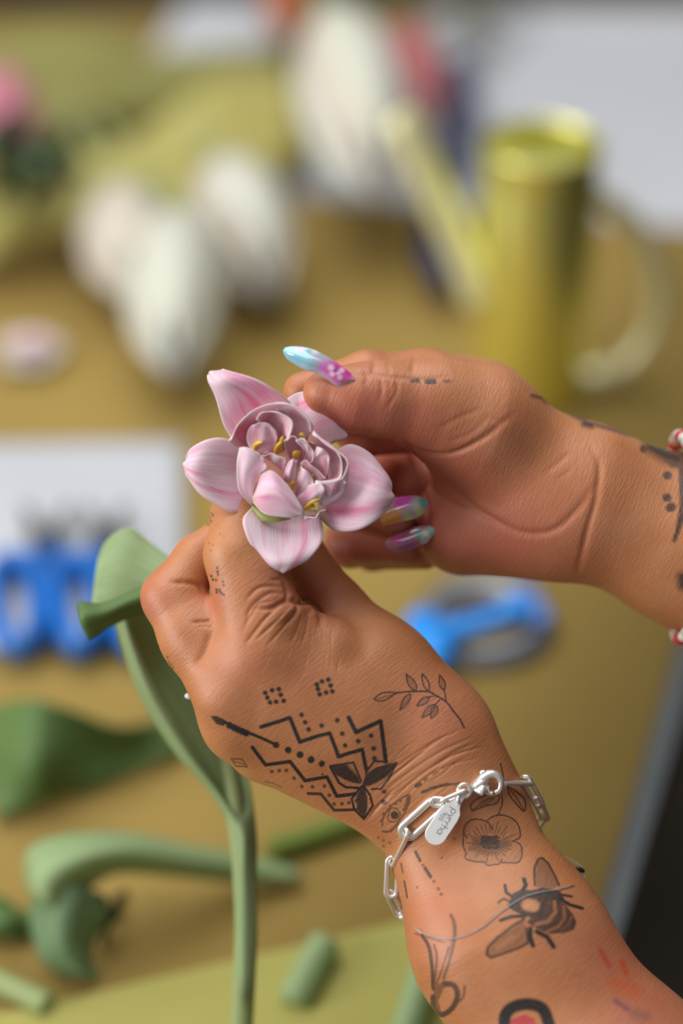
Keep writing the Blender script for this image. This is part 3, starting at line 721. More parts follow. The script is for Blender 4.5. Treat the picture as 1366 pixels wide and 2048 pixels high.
def petal_mat(name, light, mid, dark, rim, base, streak=3.0, st=.52, trans=.18):
    m, nt, b = newmat(name); L = nt.links.new
    uv = nd(nt, 'ShaderNodeUVMap', uv_map='UVMap')
    mp = nd(nt, 'ShaderNodeMapping'); mp.inputs['Scale'].default_value = (streak, .55, 1)
    oi = nd(nt, 'ShaderNodeObjectInfo'); cx = nd(nt, 'ShaderNodeCombineXYZ')
    ml = nd(nt, 'ShaderNodeMath', operation='MULTIPLY'); ml.inputs[1].default_value = 37; L(oi.outputs['Random'], ml.inputs[0]); L(ml.outputs[0], cx.inputs[2])
    L(cx.outputs[0], mp.inputs['Location']); L(uv.outputs[0], mp.inputs[0])
    n = nd(nt, 'ShaderNodeTexNoise'); n.inputs['Scale'].default_value = 1.7; n.inputs['Detail'].default_value = 5; n.inputs['Roughness'].default_value = .55
    n.inputs['Distortion'].default_value = .25
    L(mp.outputs[0], n.inputs['Vector'])
    c = ramp(nt, n.outputs[0], [(.42, light), (st + .03, mid), (.68, dark)])
    sp = nd(nt, 'ShaderNodeSeparateXYZ'); L(uv.outputs[0], sp.inputs[0])
    # rim: distance from the edge of the patch
    a1 = nd(nt, 'ShaderNodeMath', operation='SUBTRACT'); a1.inputs[1].default_value = .5; L(sp.outputs[0], a1.inputs[0])
    a2 = nd(nt, 'ShaderNodeMath', operation='ABSOLUTE'); L(a1.outputs[0], a2.inputs[0])
    a3 = nd(nt, 'ShaderNodeMath', operation='MULTIPLY'); a3.inputs[1].default_value = 2; L(a2.outputs[0], a3.inputs[0])
    mxm = nd(nt, 'ShaderNodeMath', operation='MAXIMUM'); L(a3.outputs[0], mxm.inputs[0]); L(sp.outputs[1], mxm.inputs[1])
    rr = nd(nt, 'ShaderNodeMapRange'); rr.inputs[1].default_value = .80; rr.inputs[2].default_value = 1.0; rr.inputs[4].default_value = .85; rr.interpolation_type = 'SMOOTHSTEP'
    L(mxm.outputs[0], rr.inputs[0])
    m1 = nd(nt, 'ShaderNodeMix', data_type='RGBA'); m1.inputs[7].default_value = rim + (1,); L(rr.outputs[0], m1.inputs[0]); L(c, m1.inputs[6])
    # pale centre rib
    rc = nd(nt, 'ShaderNodeMapRange'); rc.inputs[1].default_value = .16; rc.inputs[2].default_value = .0; rc.inputs[3].default_value = 0; rc.inputs[4].default_value = .5
    L(a3.outputs[0], rc.inputs[0])
    m2 = nd(nt, 'ShaderNodeMix', data_type='RGBA'); m2.inputs[7].default_value = rim + (1,); L(rc.outputs[0], m2.inputs[0]); L(m1.outputs[2], m2.inputs[6])
    rb = nd(nt, 'ShaderNodeMapRange'); rb.inputs[1].default_value = .16; rb.inputs[2].default_value = .0; rb.inputs[3].default_value = 0; rb.inputs[4].default_value = .85
    L(sp.outputs[1], rb.inputs[0])
    m3 = nd(nt, 'ShaderNodeMix', data_type='RGBA'); m3.inputs[7].default_value = base + (1,); L(rb.outputs[0], m3.inputs[0]); L(m2.outputs[2], m3.inputs[6])
    L(m3.outputs[2], b.inputs['Base Color']); b.inputs['Roughness'].default_value = .48; b.inputs['Specular IOR Level'].default_value = .35
    b.inputs['Sheen Weight'].default_value = .15
    mp2 = nd(nt, 'ShaderNodeMapping'); mp2.inputs['Scale'].default_value = (34, 1.1, 1); L(uv.outputs[0], mp2.inputs[0])
    n2 = nd(nt, 'ShaderNodeTexNoise'); n2.inputs['Scale'].default_value = 1.6; n2.inputs['Detail'].default_value = 3; L(mp2.outputs[0], n2.inputs['Vector'])
    bp = nd(nt, 'ShaderNodeBump'); bp.inputs['Strength'].default_value = .3; bp.inputs['Distance'].default_value = .0004
    L(n2.outputs[0], bp.inputs['Height']); L(bp.outputs[0], b.inputs['Normal'])
    tr = nd(nt, 'ShaderNodeBsdfTranslucent'); L(m3.outputs[2], tr.inputs[0])
    ms = nd(nt, 'ShaderNodeMixShader'); ms.inputs[0].default_value = trans
    L(b.outputs[0], ms.inputs[1]); L(tr.outputs[0], ms.inputs[2]); L(ms.outputs[0], nt.nodes['Material Output'].inputs[0])
    return m
M_outer = petal_mat('pink_outer_petal', (.95, .76, .84), (.93, .56, .70), (.88, .25, .45), (.84, .66, .70), (.66, .66, .36), 3.2)
M_inner = petal_mat('pink_inner_petal', (.94, .61, .70), (.92, .46, .58), (.87, .31, .45), (.92, .80, .78), (.82, .44, .44), 1.6)
M_pale = petal_mat('pale_pink_petal', (.94, .69, .79), (.92, .52, .67), (.86, .28, .52), (.93, .82, .82), (.80, .66, .50), 1.6)
M_whitep = petal_mat('white_petal', (.68, .68, .60), (.66, .66, .54), (.58, .60, .44), (.70, .70, .65), (.50, .56, .30), 2.0, trans=.15)
M_blushp = petal_mat('blush_petal', (.66, .61, .52), (.64, .57, .47), (.58, .48, .38), (.76, .72, .66), (.5, .52, .30), 2.0, trans=.15)
M_pinkp = petal_mat('rose_petal', (.66, .25, .32), (.58, .17, .24), (.48, .10, .15), (.70, .38, .42), (.30, .30, .15), 2.0)
M_redp = petal_mat('coral_petal', (.50, .10, .07), (.42, .07, .05), (.34, .05, .04), (.55, .18, .12), (.3, .2, .1), 2.0)
M_orangep = petal_mat('orange_petal', (.55, .17, .06), (.48, .13, .045), (.40, .09, .03), (.60, .24, .1), (.3, .2, .1), 2.0)
# ---------------------------------------------------------------- the held tulip
tulip = thing('tulip', 'open pink and white double tulip held between both hands, with its stem and leaves', 'flower', W(585, 960, -18))
def PZ(c, pts):
    q = cp(c, [(p[0], p[1]) for p in pts]); f_ = (lambda z: 5 + z * .66) if c == 'c1' else (lambda z: z); return [W(a, b, f_(p[2])) for (a, b), p in zip(q, pts)]
def petal(rows, mat, c='p', dz=0, k=0, ruf=.0003, nu=22, nv=22, th=.00032, label=None):
    return loft('petal', [PZ(c, [(x, y, z + dz) for x, y, z in r]) for r in rows], mat, tulip, nu, nv, th, ruf, label, seed=k)
petal([[(480,900,2),(530,890,0),(592,838,0)],[(449,855,5),(500,830,3),(579,803,3)],[(432,800,8),(478,790,9),(532,768,7)],[(419,767,9),(445,765,12),(484,747,9)],[(413,750,8),(424,742,9),(446,739,8)]], M_outer, k=1)
petal([[(545,850,-3),(610,880,-4),(650,905,-3)],[(568,803,-1),(622,840,1),(668,885,-1)],[(600,784,1),(648,825,5),(684,882,1)],[(630,790,2),(665,838,5),(694,873,2)],[(652,815,2),(673,842,3),(693,865,2)]], M_outer, k=2)
petal([[(490,897,4),(502,950,0),(502,1012,2)],[(452,877,8),(455,945,4),(470,1026,6)],[(417,878,9),(412,940,10),(432,1008,7)],[(388,893,9),(386,935,11),(396,986,8)],[(371,915,8),(367,930,8),(370,950,8)]], M_outer, k=3)
petal([[(665,905,0),(640,970,-2),(635,1032,0)],[(702,888,4),(690,975,3),(668,1060,5)],[(742,907,6),(735,985,9),(715,1060,7)],[(770,942,6),(768,990,9),(757,1038,7)],[(783,972,5),(787,992,5),(780,1017,5)]], M_outer, k=4)
petal([[(505,1012,4),(570,1020,0),(632,1020,3)],[(485,1040,8),(565,1055,6),(645,1048,7)],[(497,1082,11),(566,1095,10),(643,1085,10)],[(524,1121,11),(566,1125,13),(614,1121,10)],[(553,1141,10),(563,1145,10),(578,1142,10)]], M_outer, k=5)
# inner whorls: rows run base -> rim
I = [
 ([[(440,600,-2),(540,640,-4),(680,620,-4),(760,600,-3)],[(380,590,4),(470,520,0),(640,480,-1),(780,560,2)],[(335,560,12),(420,450,10),(600,380,9),(730,380,10),(830,500,8)],[(332,545,14),(385,450,15),(500,355,15),(640,322,15),(760,350,14),(832,470,12)]], M_inner),
 ([[(640,560,-3),(720,560,-4),(800,560,-3)],[(640,420,5),(740,420,6),(815,520,5)],[(600,330,13),(700,325,15),(790,390,14),(833,490,12)]], M_pale),
 ([[(500,600,-4),(570,620,-4),(660,620,-4)],[(500,520,4),(570,470,2),(660,520,4)],[(505,440,12),(580,385,11),(670,420,12),(672,540,9)],[(500,428,16),(530,382,16),(600,374,16),(680,400,16),(716,445,16),(690,520,13),(668,560,10)]], M_inner),
 ([[(460,615,2),(500,622,2),(540,628,2)],[(438,560,8),(520,580,8),(590,600,7)],[(440,495,11),(530,500,12),(620,545,9)],[(470,455,13),(520,440,14),(570,448,13),(612,490,11)]], M_pale),
 ([[(715,690,-2),(745,705,-3),(770,690,-2)],[(665,600,6),(740,620,-2),(800,650,0)],[(672,545,11),(720,540,4),(790,600,4)],[(680,538,14),(730,532,14),(775,560,13),(815,620,12)]], M_inner),
 ([[(770,700,0),(800,690,0),(825,720,0)],[(790,620,5),(830,640,6),(850,700,5)],[(735,540,13),(790,550,14),(835,610,13),(830,640,12)]], M_pale),
 ([[(780,700,0),(840,760,-1),(900,800,0)],[(800,690,7),(860,700,7),(925,760,6)],[(830,670,11),(880,640,12),(935,690,10)],[(860,590,14),(900,600,14),(935,650,13),(938,720,11)]], M_inner),
 ([[(840,520,-4),(900,640,-6),(930,780,-6),(860,800,-4)],[(860,520,5),(960,620,3),(980,760,3),(870,810,4)],[(840,505,13),(960,590,14),(1010,680,13),(1005,785,13),(860,792,13)]], M_inner),
 ([[(800,560,-3),(940,700,-5),(950,860,-5),(880,940,-3)],[(850,560,5),(985,650,4),(1000,810,4),(920,920,4)],[(835,500,10),(900,560,12),(1035,650,11),(1052,770,10),(1020,880,9),(900,948,8)],[(840,498,13),(955,585,15),(1030,660,15),(1040,720,15),(1012,790,14),(940,792,14),(852,795,13)]], M_pale),
 ([[(880,940,4),(930,935,4),(960,920,4)],[(850,870,10),(940,870,12),(1010,870,9)],[(850,795,13),(930,800,15),(1003,785,14),(1035,800,12)]], M_pale),
 ([[(600,640,2),(640,690,1),(670,700,2)],[(545,650,9),(600,690,10),(655,730,8)],[(530,640,12),(580,625,13),(625,645,13),(672,658,12),(672,700,10)]], M_inner),
 ([[(450,930,2),(470,945,0),(490,925,2)],[(388,850,8),(430,860,8),(475,860,9)],[(378,720,12),(430,740,14),(505,760,13)],[(380,640,14),(440,640,16),(520,660,15),(556,715,14)],[(392,596,14),(420,589,15),(455,596,15),(510,630,15)]], M_pale),
 ([[(478,925,6),(472,905,7),(475,870,6)],[(540,998,11),(520,870,15),(530,755,12)],[(655,1012,13),(610,870,19),(595,733,14)],[(735,1015,13),(690,920,18),(672,815,14)],[(776,1000,13),(782,985,14),(768,962,13)]], M_pale),
 ([[(700,850,2),(690,810,0),(660,800,2)],[(720,800,9),(690,770,12),(655,770,9)],[(738,700,13),(715,680,15),(690,690,13)],[(732,672,14),(720,664,15),(700,670,14)]], M_pale),
 ([[(720,890,2),(735,880,1),(740,940,2)],[(745,800,9),(775,830,10),(800,880,9)],[(752,705,12),(800,730,15),(838,790,13),(835,820,12)]], M_pale),
 ([[(738,930,5),(750,960,4),(775,960,5)],[(760,880,9),(820,900,13),(860,920,10)],[(815,820,12),(880,808,15),(910,850,14),(900,890,13)]], M_pale),
 ([[(800,1010,4),(850,1000,3),(880,985,4)],[(790,1020,8),(850,1022,8),(895,985,8)],[(785,1018,9),(855,1010,12),(905,960,11)]], M_pale),
 ([[(840,760,0),(870,780,0),(850,820,0)],[(770,720,7),(830,740,9),(880,800,7)],[(765,690,10),(800,668,11),(850,720,11),(920,775,10)]], M_inner),
]
for k, (rows, mt) in enumerate(I): petal(rows, mt, 'c1', k=k + 7, ruf=.00035, nu=24, nv=18, th=.0003)
rc_, rf_ = ellipsoid(W(590, 925, -1), np.array([RIGHT, UPV, -FWD]), (.0125, .0125, .004), 20, 10)
M_recep = simple('flower_heart', (.62, .26, .22), (.70, .36, .24), 200, .6)
mesh_obj('receptacle', rc_, rf_, M_recep, tulip)
M_stamen = simple('yellow_anther', (.78, .46, .04), (.86, .62, .10), 300, .5)
for (x, y, z, x2, y2, z2, w) in [(475,612,4,530,560,15,24),(610,635,3,648,560,12,26),(640,625,3,655,520,11,20),(735,660,2,740,620,7,26),(750,520,8,790,535,9,16),(705,860,5,722,800,12,17),(785,965,8,880,905,13,22),(800,975,6,850,955,10,22),(828,790,4,842,765,9,10)]:
    a, b = PZ('c1', [(x, y, z), (x2, y2, z2)])
    P = crv([a, (a + b) / 2 + np.array([0, 0, .0012]), b], 9); r = w * .3294 / 5690 * np.array([.35, .7, .95, 1, .95, .9, .75, .5, .15])
    v, f = sweep(P, r, 8, flat=(1, .6)); mesh_obj('stamen', v, f, M_stamen, tulip)
M_green = simple('petal_green_base', (.30, .34, .08), (.40, .42, .14), 150, .6)
v, f = sweep(np.array(PZ('c1', [(470, 950, 1), (540, 1015, 5), (620, 1022, 6), (700, 1018, 5)])), [.0006, .0016, .0014, .0006], 8)
mesh_obj('green_claw', v, f, M_green, tulip)
# stem: runs down behind the left hand and hangs below it
sp_ = [W(588, 935, -8), W(560, 1060, -46), W(500, 1250, -62), W(455, 1450, -64), W(470, 1600, -62), W(486, 1720, -60), W(492, 1850, -60), W(488, 1960, -62), W(478, 2140, -66)]
v, f = sweep(crv(sp_, 60), np.interp(np.linspace(0, 1, 60), [0, .1, .6, 1], [.0022, .0032, .0043, .0045]), 14)
mesh_obj('stem', v, f, M_stem, tulip)
def pw(rows, name='leaf', mat=None, parent=None, nu=16, nv=24, th=.0006, ruf=0, seed=0):
    return loft(name, [[W(*p) for p in r] for r in rows], mat or M_leaf, parent or tulip, nu, nv, th, ruf, seed=seed)
def ridge(rows):
    out = []
    for a, b, c in rows:
        a, b, c = np.array(a, float), np.array(b, float), np.array(c, float)
        w = min(1, abs(c[0] - a[0]) / 90); m = a + (b - a) * .42
        out.append([tuple(a - [0, 0, 9 * w]), (m[0], m[1], a[2] + 3 * w), tuple(b), tuple(c)])
    return out
pw(ridge([[(480,2000,-55.5),(490,2000,-54.5),(500,2000,-55.5)],[(472,1850,-56),(493,1850,-54),(512,1850,-56)],[(466,1745,-57),(490,1745,-53.5),(513,1745,-57)],[(462,1665,-58),(488,1660,-54),(512,1665,-60)],[(425,1590,-60),(462,1600,-63),(500,1570,-60)],[(350,1505,-56),(398,1490,-66),(470,1480,-60)],[(283,1400,-52),(330,1370,-66),(420,1370,-58)],[(243,1290,-50),(285,1270,-62),(370,1250,-55)],[(226,1225,-50),(270,1215,-56),(345,1195,-52)]]))
pw([[(345,1120,-50),(345,1165,-46),(330,1215,-48)],[(300,1085,-54),(290,1150,-48),(285,1222,-46)],[(258,1055,-56),(240,1130,-49),(228,1225,-44)],[(215,1080,-56),(205,1140,-50),(198,1220,-44)],[(196,1120,-55),(190,1160,-50),(184,1215,-45)]])
pw([[(330,1150,-38),(318,1190,-34),(305,1222,-40)],[(262,1182,-36),(262,1205,-32),(258,1235,-38)],[(205,1206,-33),(212,1228,-30),(212,1258,-36)],[(162,1204,-31),(172,1238,-28),(190,1272,-34)],[(156,1215,-32),(162,1248,-30),(176,1279,-34)]], mat=M_leafd)
v, f = ellipsoid(W(378, 1392, -14), frame(RIGHT), (.0016, .0012, .0012), 12, 8)
tag(mesh_obj('seed_bead', v, f, simple('bead_white', (.75, .77, .74), rough=.3)), 'tiny white bead at the left edge of the lower hand, in front of the leaf', 'bead')
# ---------------------------------------------------------------- nails
def nail_mat():
    m, nt, b = newmat('nail_varnish'); a = nd(nt, 'ShaderNodeAttribute', attribute_name='tone'); nt.links.new(a.outputs['Color'], b.inputs['Base Color'])
    b.inputs['Roughness'].default_value = .12; b.inputs['Coat Weight'].default_value = 1; b.inputs['Coat Roughness'].default_value = .04; return m
M_nail = nail_mat()
def nail(rows, blobs, bg, label):
    root = rh
    off = np.array(person.location)
    R = np.stack([crv([W(*p) for p in r], 30) for r in rows]); G = np.stack([crv(R[:, j], 50) for j in range(30)], 1)
    f = [(i * 30 + j, i * 30 + j + 1, (i + 1) * 30 + j + 1, (i + 1) * 30 + j) for i in range(49) for j in range(29)]
    me = bpy.data.meshes.new('nail'); vv = G.reshape(-1, 3); me.from_pydata((vv - off).tolist(), [], f)
    me.polygons.foreach_set('use_smooth', [True] * len(me.polygons))
    d = vv - CAM; z = d @ FWD; P = np.stack([683 + FPX * (d @ RIGHT) / z, 1024 - FPX * (d @ UPV) / z], 1)
    col = np.ones((len(vv), 4)); col[:, :3] = bg
    for x, y, r, c in blobs:
        a = np.clip(1.5 - np.linalg.norm(P - (x, y), axis=1) / r, 0, 1)[:, None]; col[:, :3] = col[:, :3] * (1 - a) + np.array(c) * a
    at = me.color_attributes.new('tone', 'FLOAT_COLOR', 'POINT'); at.data.foreach_set('color', col.ravel())
    me.materials.append(M_nail); o = bpy.data.objects.new('nail', me); COL.objects.link(o); o.parent = rh; o['label'] = label
    mo = o.modifiers.new('thickness', 'SOLIDIFY'); mo.thickness = .0006; mo.offset = 1
CY, GR, MG, WH, PU, OR, YE, TE = (.22,.55,.68), (.42,.44,.52), (.70,.05,.36), (.85,.60,.75), (.22,.05,.30), (.75,.30,.04), (.50,.58,.20), (.10,.35,.33)
def n2(pts, z): 
    q = cp('c2', [(a, b) for a, b, _ in pts]); return [(x, y, z + p[2]) for (x, y), p in zip(q, pts)]
nail([n2([(476,272,-1),(484,308,1.2),(436,344,.3)], 9.8), n2([(405,218,-1),(400,282,2.4),(372,338,.4)], 10.6), n2([(310,154,-1.2),(300,212,2.6),(266,268,.2)], 10.8), n2([(205,108,-1.2),(190,172,2.4),(176,240,0)], 11), n2([(112,98,-1),(100,142,1.6),(88,188,-.2)], 10), n2([(62,106,0),(48,128,.4),(60,160,0)], 9)],
     [(575,703,22,CY),(600,712,20,CY),(618,722,14,(.30,.62,.72)),(632,700,9,(.80,.82,.88)),(598,700,8,(.45,.40,.62)),(640,722,14,GR),(622,735,8,(.36,.55,.66)),(650,734,13,(.62,.18,.52)),(672,742,20,MG),(690,752,17,MG),(662,735,6,WH),(676,745,5,WH),(664,748,5,WH),(684,740,5,WH),(680,755,5,WH),(672,741,4,PU),(693,762,6,(.62,.30,.40)),(703,765,7,(.60,.28,.30))], GR, 'long pointed thumb nail, light blue tip and magenta flower at the base')
nail([n2([(640,1110,0),(640,1150,1),(650,1185,0)], -17), n2([(730,1030,-1),(745,1100,1.6),(770,1160,-.5)], -17), n2([(840,1012,-1),(850,1065,1.5),(860,1135,-.5)], -17.5), n2([(900,1025,0),(915,1055,.6),(905,1095,0)], -18), n2([(926,1050,0),(929,1060,0),(925,1072,0)], -18.5)],
     [(800,1003,14,(.62,.08,.45)),(815,1000,11,(.62,.10,.50)),(832,1010,10,(.40,.45,.42)),(845,1005,8,TE),(838,1022,9,YE),(790,1035,14,OR),(770,1040,14,OR),(815,1035,9,YE)], (.45,.30,.35), 'middle finger nail with magenta, orange and green')
nail([n2([(685,1270,0),(670,1310,.8),(720,1345,0)], -21), n2([(760,1235,-1),(770,1290,1.5),(800,1335,-.5)], -21), n2([(870,1200,-1),(890,1245,1.4),(905,1295,-.5)], -21.5), n2([(940,1195,0),(955,1225,.6),(935,1270,0)], -22), n2([(966,1212,0),(970,1222,0),(962,1236,0)], -22)],
     [(780,1088,16,(.45,.16,.24)),(797,1080,10,(.62,.08,.30)),(815,1085,13,(.30,.08,.24)),(838,1068,8,(.08,.30,.27)),(852,1070,9,(.62,.66,.56)),(862,1062,7,(.25,.50,.42)),(848,1080,8,(.45,.50,.50))], (.36,.15,.20), 'ring finger nail with pink, plum and pale green')
# ---------------------------------------------------------------- chain bracelet
def zs(px, py, B=LB, fb=-14):
    o = Vector((0, 0, DIST)); p = V(px, py, 0); d = Vector(p) - o; d.normalize()
    h = B.ray_cast(o, d)
    return h[0].z if h[0] is not None else fb
def metal(name, c, r):
    m, nt, b = newmat(name); b.inputs['Base Color'].default_value = c + (1,); b.inputs['Metallic'].default_value = 1; b.inputs['Roughness'].default_value = r
    tc = nd(nt, 'ShaderNodeTexCoord'); n = nd(nt, 'ShaderNodeTexNoise'); n.inputs['Scale'].default_value = 900
    nt.links.new(tc.outputs['Object'], n.inputs['Vector']); bp = nd(nt, 'ShaderNodeBump'); bp.inputs['Strength'].default_value = .12; bp.inputs['Distance'].default_value = .0001
    nt.links.new(n.outputs[0], bp.inputs['Height']); nt.links.new(bp.outputs[0], b.inputs['Normal']); return m
M_silver = metal('silver', (.90, .86, .80), .28); M_silver.node_tree.nodes['Principled BSDF'].inputs['Metallic'].default_value = .78
M_tag = metal('satin_silver', (.95, .95, .95), .32); M_tag.node_tree.nodes['Principled BSDF'].inputs['Metallic'].default_value = .0
brace = thing('chain_bracelet', 'silver paperclip chain bracelet with an oval name tag on the left wrist', 'bracelet', W(905, 1620, zs(905, 1620)))
def stadium(a, b, hw, wd, n=8):
    """closed path: straight sides along a-b, half width hw in direction wd"""
    d = b - a; L_ = np.linalg.norm(d); d = d / L_; wd = wd - d * np.dot(wd, d); wd /= np.linalg.norm(wd); P = []
    for k in range(n + 1):
        t = -math.pi / 2 + math.pi * k / n; P.append(b - d * hw + d * hw * math.cos(t) + wd * hw * math.sin(t))
    for k in range(n + 1):
        t = math.pi / 2 + math.pi * k / n; P.append(a + d * hw + d * hw * math.cos(t) + wd * hw * math.sin(t))
    return np.array(P)
def link(a, b, hw, wdir, r=.00085, flat=(1, 1)):
    P = stadium(np.array(a), np.array(b), hw, np.array(wdir, float)); d = b - a; n = np.cross(d, wdir); n /= np.linalg.norm(n)
    v, f = sweep(P, r, 10, closed=True, flat=flat, ref=n); return mesh_obj('link', v, f, M_silver, brace)
def WS(px, py, up=1.3, fb=-14): return W(px, py, zs(px, py, fb=fb) + up)
X_, Y_, Z_ = RIGHT, UPV, -FWD
px2 = 1 / 5690.0
link(WS(806, 1671), WS(880, 1604), 15 * px2, X_ * .75 - Y_ * .6, .00105, (.8, 1.25))
link(WS(862, 1603, 2.0), WS(895, 1606, 2.0), 8 * px2, Y_ + Z_ * .3, .00085)
link(WS(884, 1605, 2.0), WS(934, 1583, 2.6), 9 * px2, Y_ * .6 + Z_ * .8, .00085)
link(WS(814, 1660, 1.6), WS(782, 1727, 1.2, -8), 9 * px2, Z_ + X_ * .45, .00095)
link(W(786, 1714, -6), W(782, 1794, -10), 11 * px2, X_, .00095)
link(W(778, 1780, -11), W(803, 1834, -20), 11 * px2, X_ * .6 + Z_ * .5, .0009)
link(WS(1001, 1566, 1.2), W(1060, 1567, -7.5), 8 * px2, Z_, .00085)
link(W(1048, 1553, -8), W(1080, 1612, -15), 9 * px2, X_ * .7 + Z_ * .5 + Y_ * .3, .00085)
link(W(1072, 1596, -15), W(1090, 1640, -22), 8 * px2, Z_ * .4 + X_, .00085)
bk = crv([W(1088, 1630, -22), W(1055, 1672, -36), W(990, 1720, -41), W(910, 1775, -42), W(845, 1812, -36), W(802, 1826, -20)], 9)
for i in range(8): link(bk[i] - (bk[i + 1] - bk[i]) * .12, bk[i + 1], 9 * px2, (Z_ if i % 2 else Y_), .00085)
def ring(c, rad, r, nrm, gap=0):
    F_ = frame(nrm); P = [c + rad * (math.cos(t) * F_[1] + math.sin(t) * F_[2]) for t in np.linspace(gap, 2 * math.pi - gap, 26, endpoint=gap > 0)]
    return sweep(np.array(P), r, 10, closed=gap == 0, ref=F_[0])
v, f = ring(WS(929, 1581, 2.2), 12.5 * px2, .00075, Z_ + X_ * .15); mesh_obj('jump_ring', v, f, M_silver, brace)
v, f = ring(WS(918, 1598, 2.6), 8 * px2, .00065, X_ + Z_ * .3); mesh_obj('jump_ring', v, f, M_silver, brace)
# lobster clasp: hook loop, tapering body, lever and eye
zc = zs(975, 1570) + 2.6
def q(px, py, dz=0): return W(*cp('cc', [(px, py)])[0], zc + dz)
hook = crv([q(505,430), q(560,370), q(620,300), q(690,268), q(760,285), q(805,340), q(812,400), q(790,460), q(740,490)], 34)
v1, f1 = sweep(hook, np.interp(np.linspace(0, 1, 34), [0, .2, .5, 1], [.0022, .0019, .0014, .0011]), 12, flat=(1, .8))
body = crv([q(490,430), q(560,430, .3), q(630,440, .3), q(660,480), q(718,488)], 20)
v2, f2 = sweep(body, np.interp(np.linspace(0, 1, 20), [0, .35, .55, .75, 1], [.0017, .0036, .0026, .0014, .0010]), 12, flat=(1, .55))
mid = crv([q(520,425, .2), q(590,370, .2), q(640,320, .1)], 10); v3, f3 = sweep(mid, np.linspace(.0022, .0014, 10), 10)
v, f = merge([(v1, f1), (v2, f2), (v3, f3)]); mesh_obj('clasp', v, f, M_silver, brace)
v, f = merge([sweep(np.array([q(612,310), q(605,280), q(606,262)]), [.0011, .001, .0009], 10), ellipsoid(q(606,258), frame(X_), (.0014, .0011, .0011), 12, 8)]); mesh_obj('clasp_lever', v, f, M_silver, brace)
v, f = sweep(crv([q(430,440), q(460,445), q(510,430)], 8), [.0018, .0016, .0012, .0011, .0013, .0015, .0017, .0018], 12); mesh_obj('clasp_eye', v, f, M_silver, brace)
# engraved oval tag
ztag = zs(884, 1640) + 3.4
ta = W(911, 1609, ztag + .4); tb_ = W(868, 1674, ztag); td = (tb_ - ta); tl = np.linalg.norm(td); td /= tl
tn = np.cross(td, np.cross(Z_ + .12 * X_, td)); tn /= np.linalg.norm(tn)
if tn @ Z_ < 0: tn = -tn
tw = np.cross(tn, td)
hw = 21.5 * px2; out = []
for k in range(17):
    t = math.pi * k / 16; out.append((tl - 0 + hw * math.sin(t) - .0012, hw * math.cos(t)))
out += [(.0045, -hw), (.0022, -hw * .9), (.0004, -hw * .55), (-.0012, -hw * .38), (-.0034, -hw * .36), (-.0046, -hw * .18), (-.0048, 0), (-.0046, hw * .18), (-.0034, hw * .36), (-.0012, hw * .38), (.0004, hw * .55), (.0022, hw * .9), (.0045, hw)]
th = .0009
vt = [ta + td * x + tw * y + tn * s for s in (-th / 2, th / 2) for x, y in out]; n_ = len(out)
tg = mesh_obj('name_tag', vt, [tuple(range(n_))[::-1], tuple(range(n_, 2 * n_))] + [(i, (i + 1) % n_, n_ + (i + 1) % n_, n_ + i) for i in range(n_)], M_tag, brace, False, label='flat silver oval tag with engraved lettering')
bv = tg.modifiers.new('bevel', 'BEVEL'); bv.width = .0002; bv.segments = 2
M_engr = simple('engraving', (.16, .15, .15), (.20, .19, .18), 100, .6)
from mathutils import Matrix
def text(body, center, size, xdir, ydir, nrm, parent, mat, name):
    cu = bpy.data.curves.new(name, 'FONT'); cu.body = body; cu.size = 1.0; cu.align_x = 'CENTER'; cu.align_y = 'CENTER'; cu.extrude = .01; cu.offset = -.006
    o = bpy.data.objects.new(name, cu); COL.objects.link(o); dg = bpy.context.evaluated_depsgraph_get()
    me = bpy.data.meshes.new_from_object(o.evaluated_get(dg)); bpy.data.objects.remove(o)
    co = np.array([v.co[:] for v in me.vertices]); fc = [tuple(p.vertices) for p in me.polygons]
    w = center + co[:, 0:1] * size * xdir + co[:, 1:2] * size * ydir + co[:, 2:3] * .004 * nrm
    return mesh_obj(name, w, fc, mat, parent, False)
up_ = np.cross(tn, td)                      # glyph 'up' = 90 deg anticlockwise of the reading direction
tc_ = ta + td * tl * .55 + tn * (th / 2 + .00004)
def arc(cx, cy, r, a0, a1, n=9, ry=None):
    return [(cx + r * math.cos(math.radians(a)), cy + (ry or r) * math.sin(math.radians(a))) for a in np.linspace(a0, a1, n)]
GL = {'p': [[(0, -.75), (0, .5)], arc(.48, .5, .48, 0, 360, 15)], 'y': [[(.05, 1), (.42, .05)], [(.8, 1), (.2, -.7)]],
      'r': [[(0, 0), (0, 1)], [(0, .55)] + arc(.42, .55, .42, 160, 60, 6, .45)], 'h': [[(0, 0), (0, 1.6)], [(0, .5)] + arc(.35, .5, .35, 150, 0, 8, .5) + [(.7, 0)]],
      'a': [arc(.48, .5, .48, 0, 360, 15), [(.96, 1), (.96, 0)]], '.': [[(0, 0), (.06, .05)]],
      '9': [arc(.35, 1.0, .35, 0, 360, 12), [(.7, 1.0), (.62, .45), (.35, 0)]], '2': [arc(.35, .95, .35, 170, -30, 8) + [(0, 0), (.75, 0)]],
      '5': [[(.7, 1.3), (.12, 1.3), (.05, .75)] + arc(.33, .42, .37, 110, -150, 9)]}
def engrave(body, start, size, adv, rad, name):
    parts = []; x = 0
    for ch in body:
        for st in GL[ch]:
            P = [start + td * (x + a * size) + up_ * (b * size) for a, b in st]
            parts.append(sweep(np.array(P), rad, 6, flat=(1, 1)))
        x += size * adv[ch]
    v, f = merge(parts); return mesh_obj(name, v, f, M_engr, tg)
engrave('pyrrha', ta + td * tl * .12 + tn * (th / 2) - up_ * hw * .10, .00165, {'p': 1.22, 'y': 1.05, 'r': .92, 'h': 1.0, 'a': 1.1}, .00011, 'engraved_name')
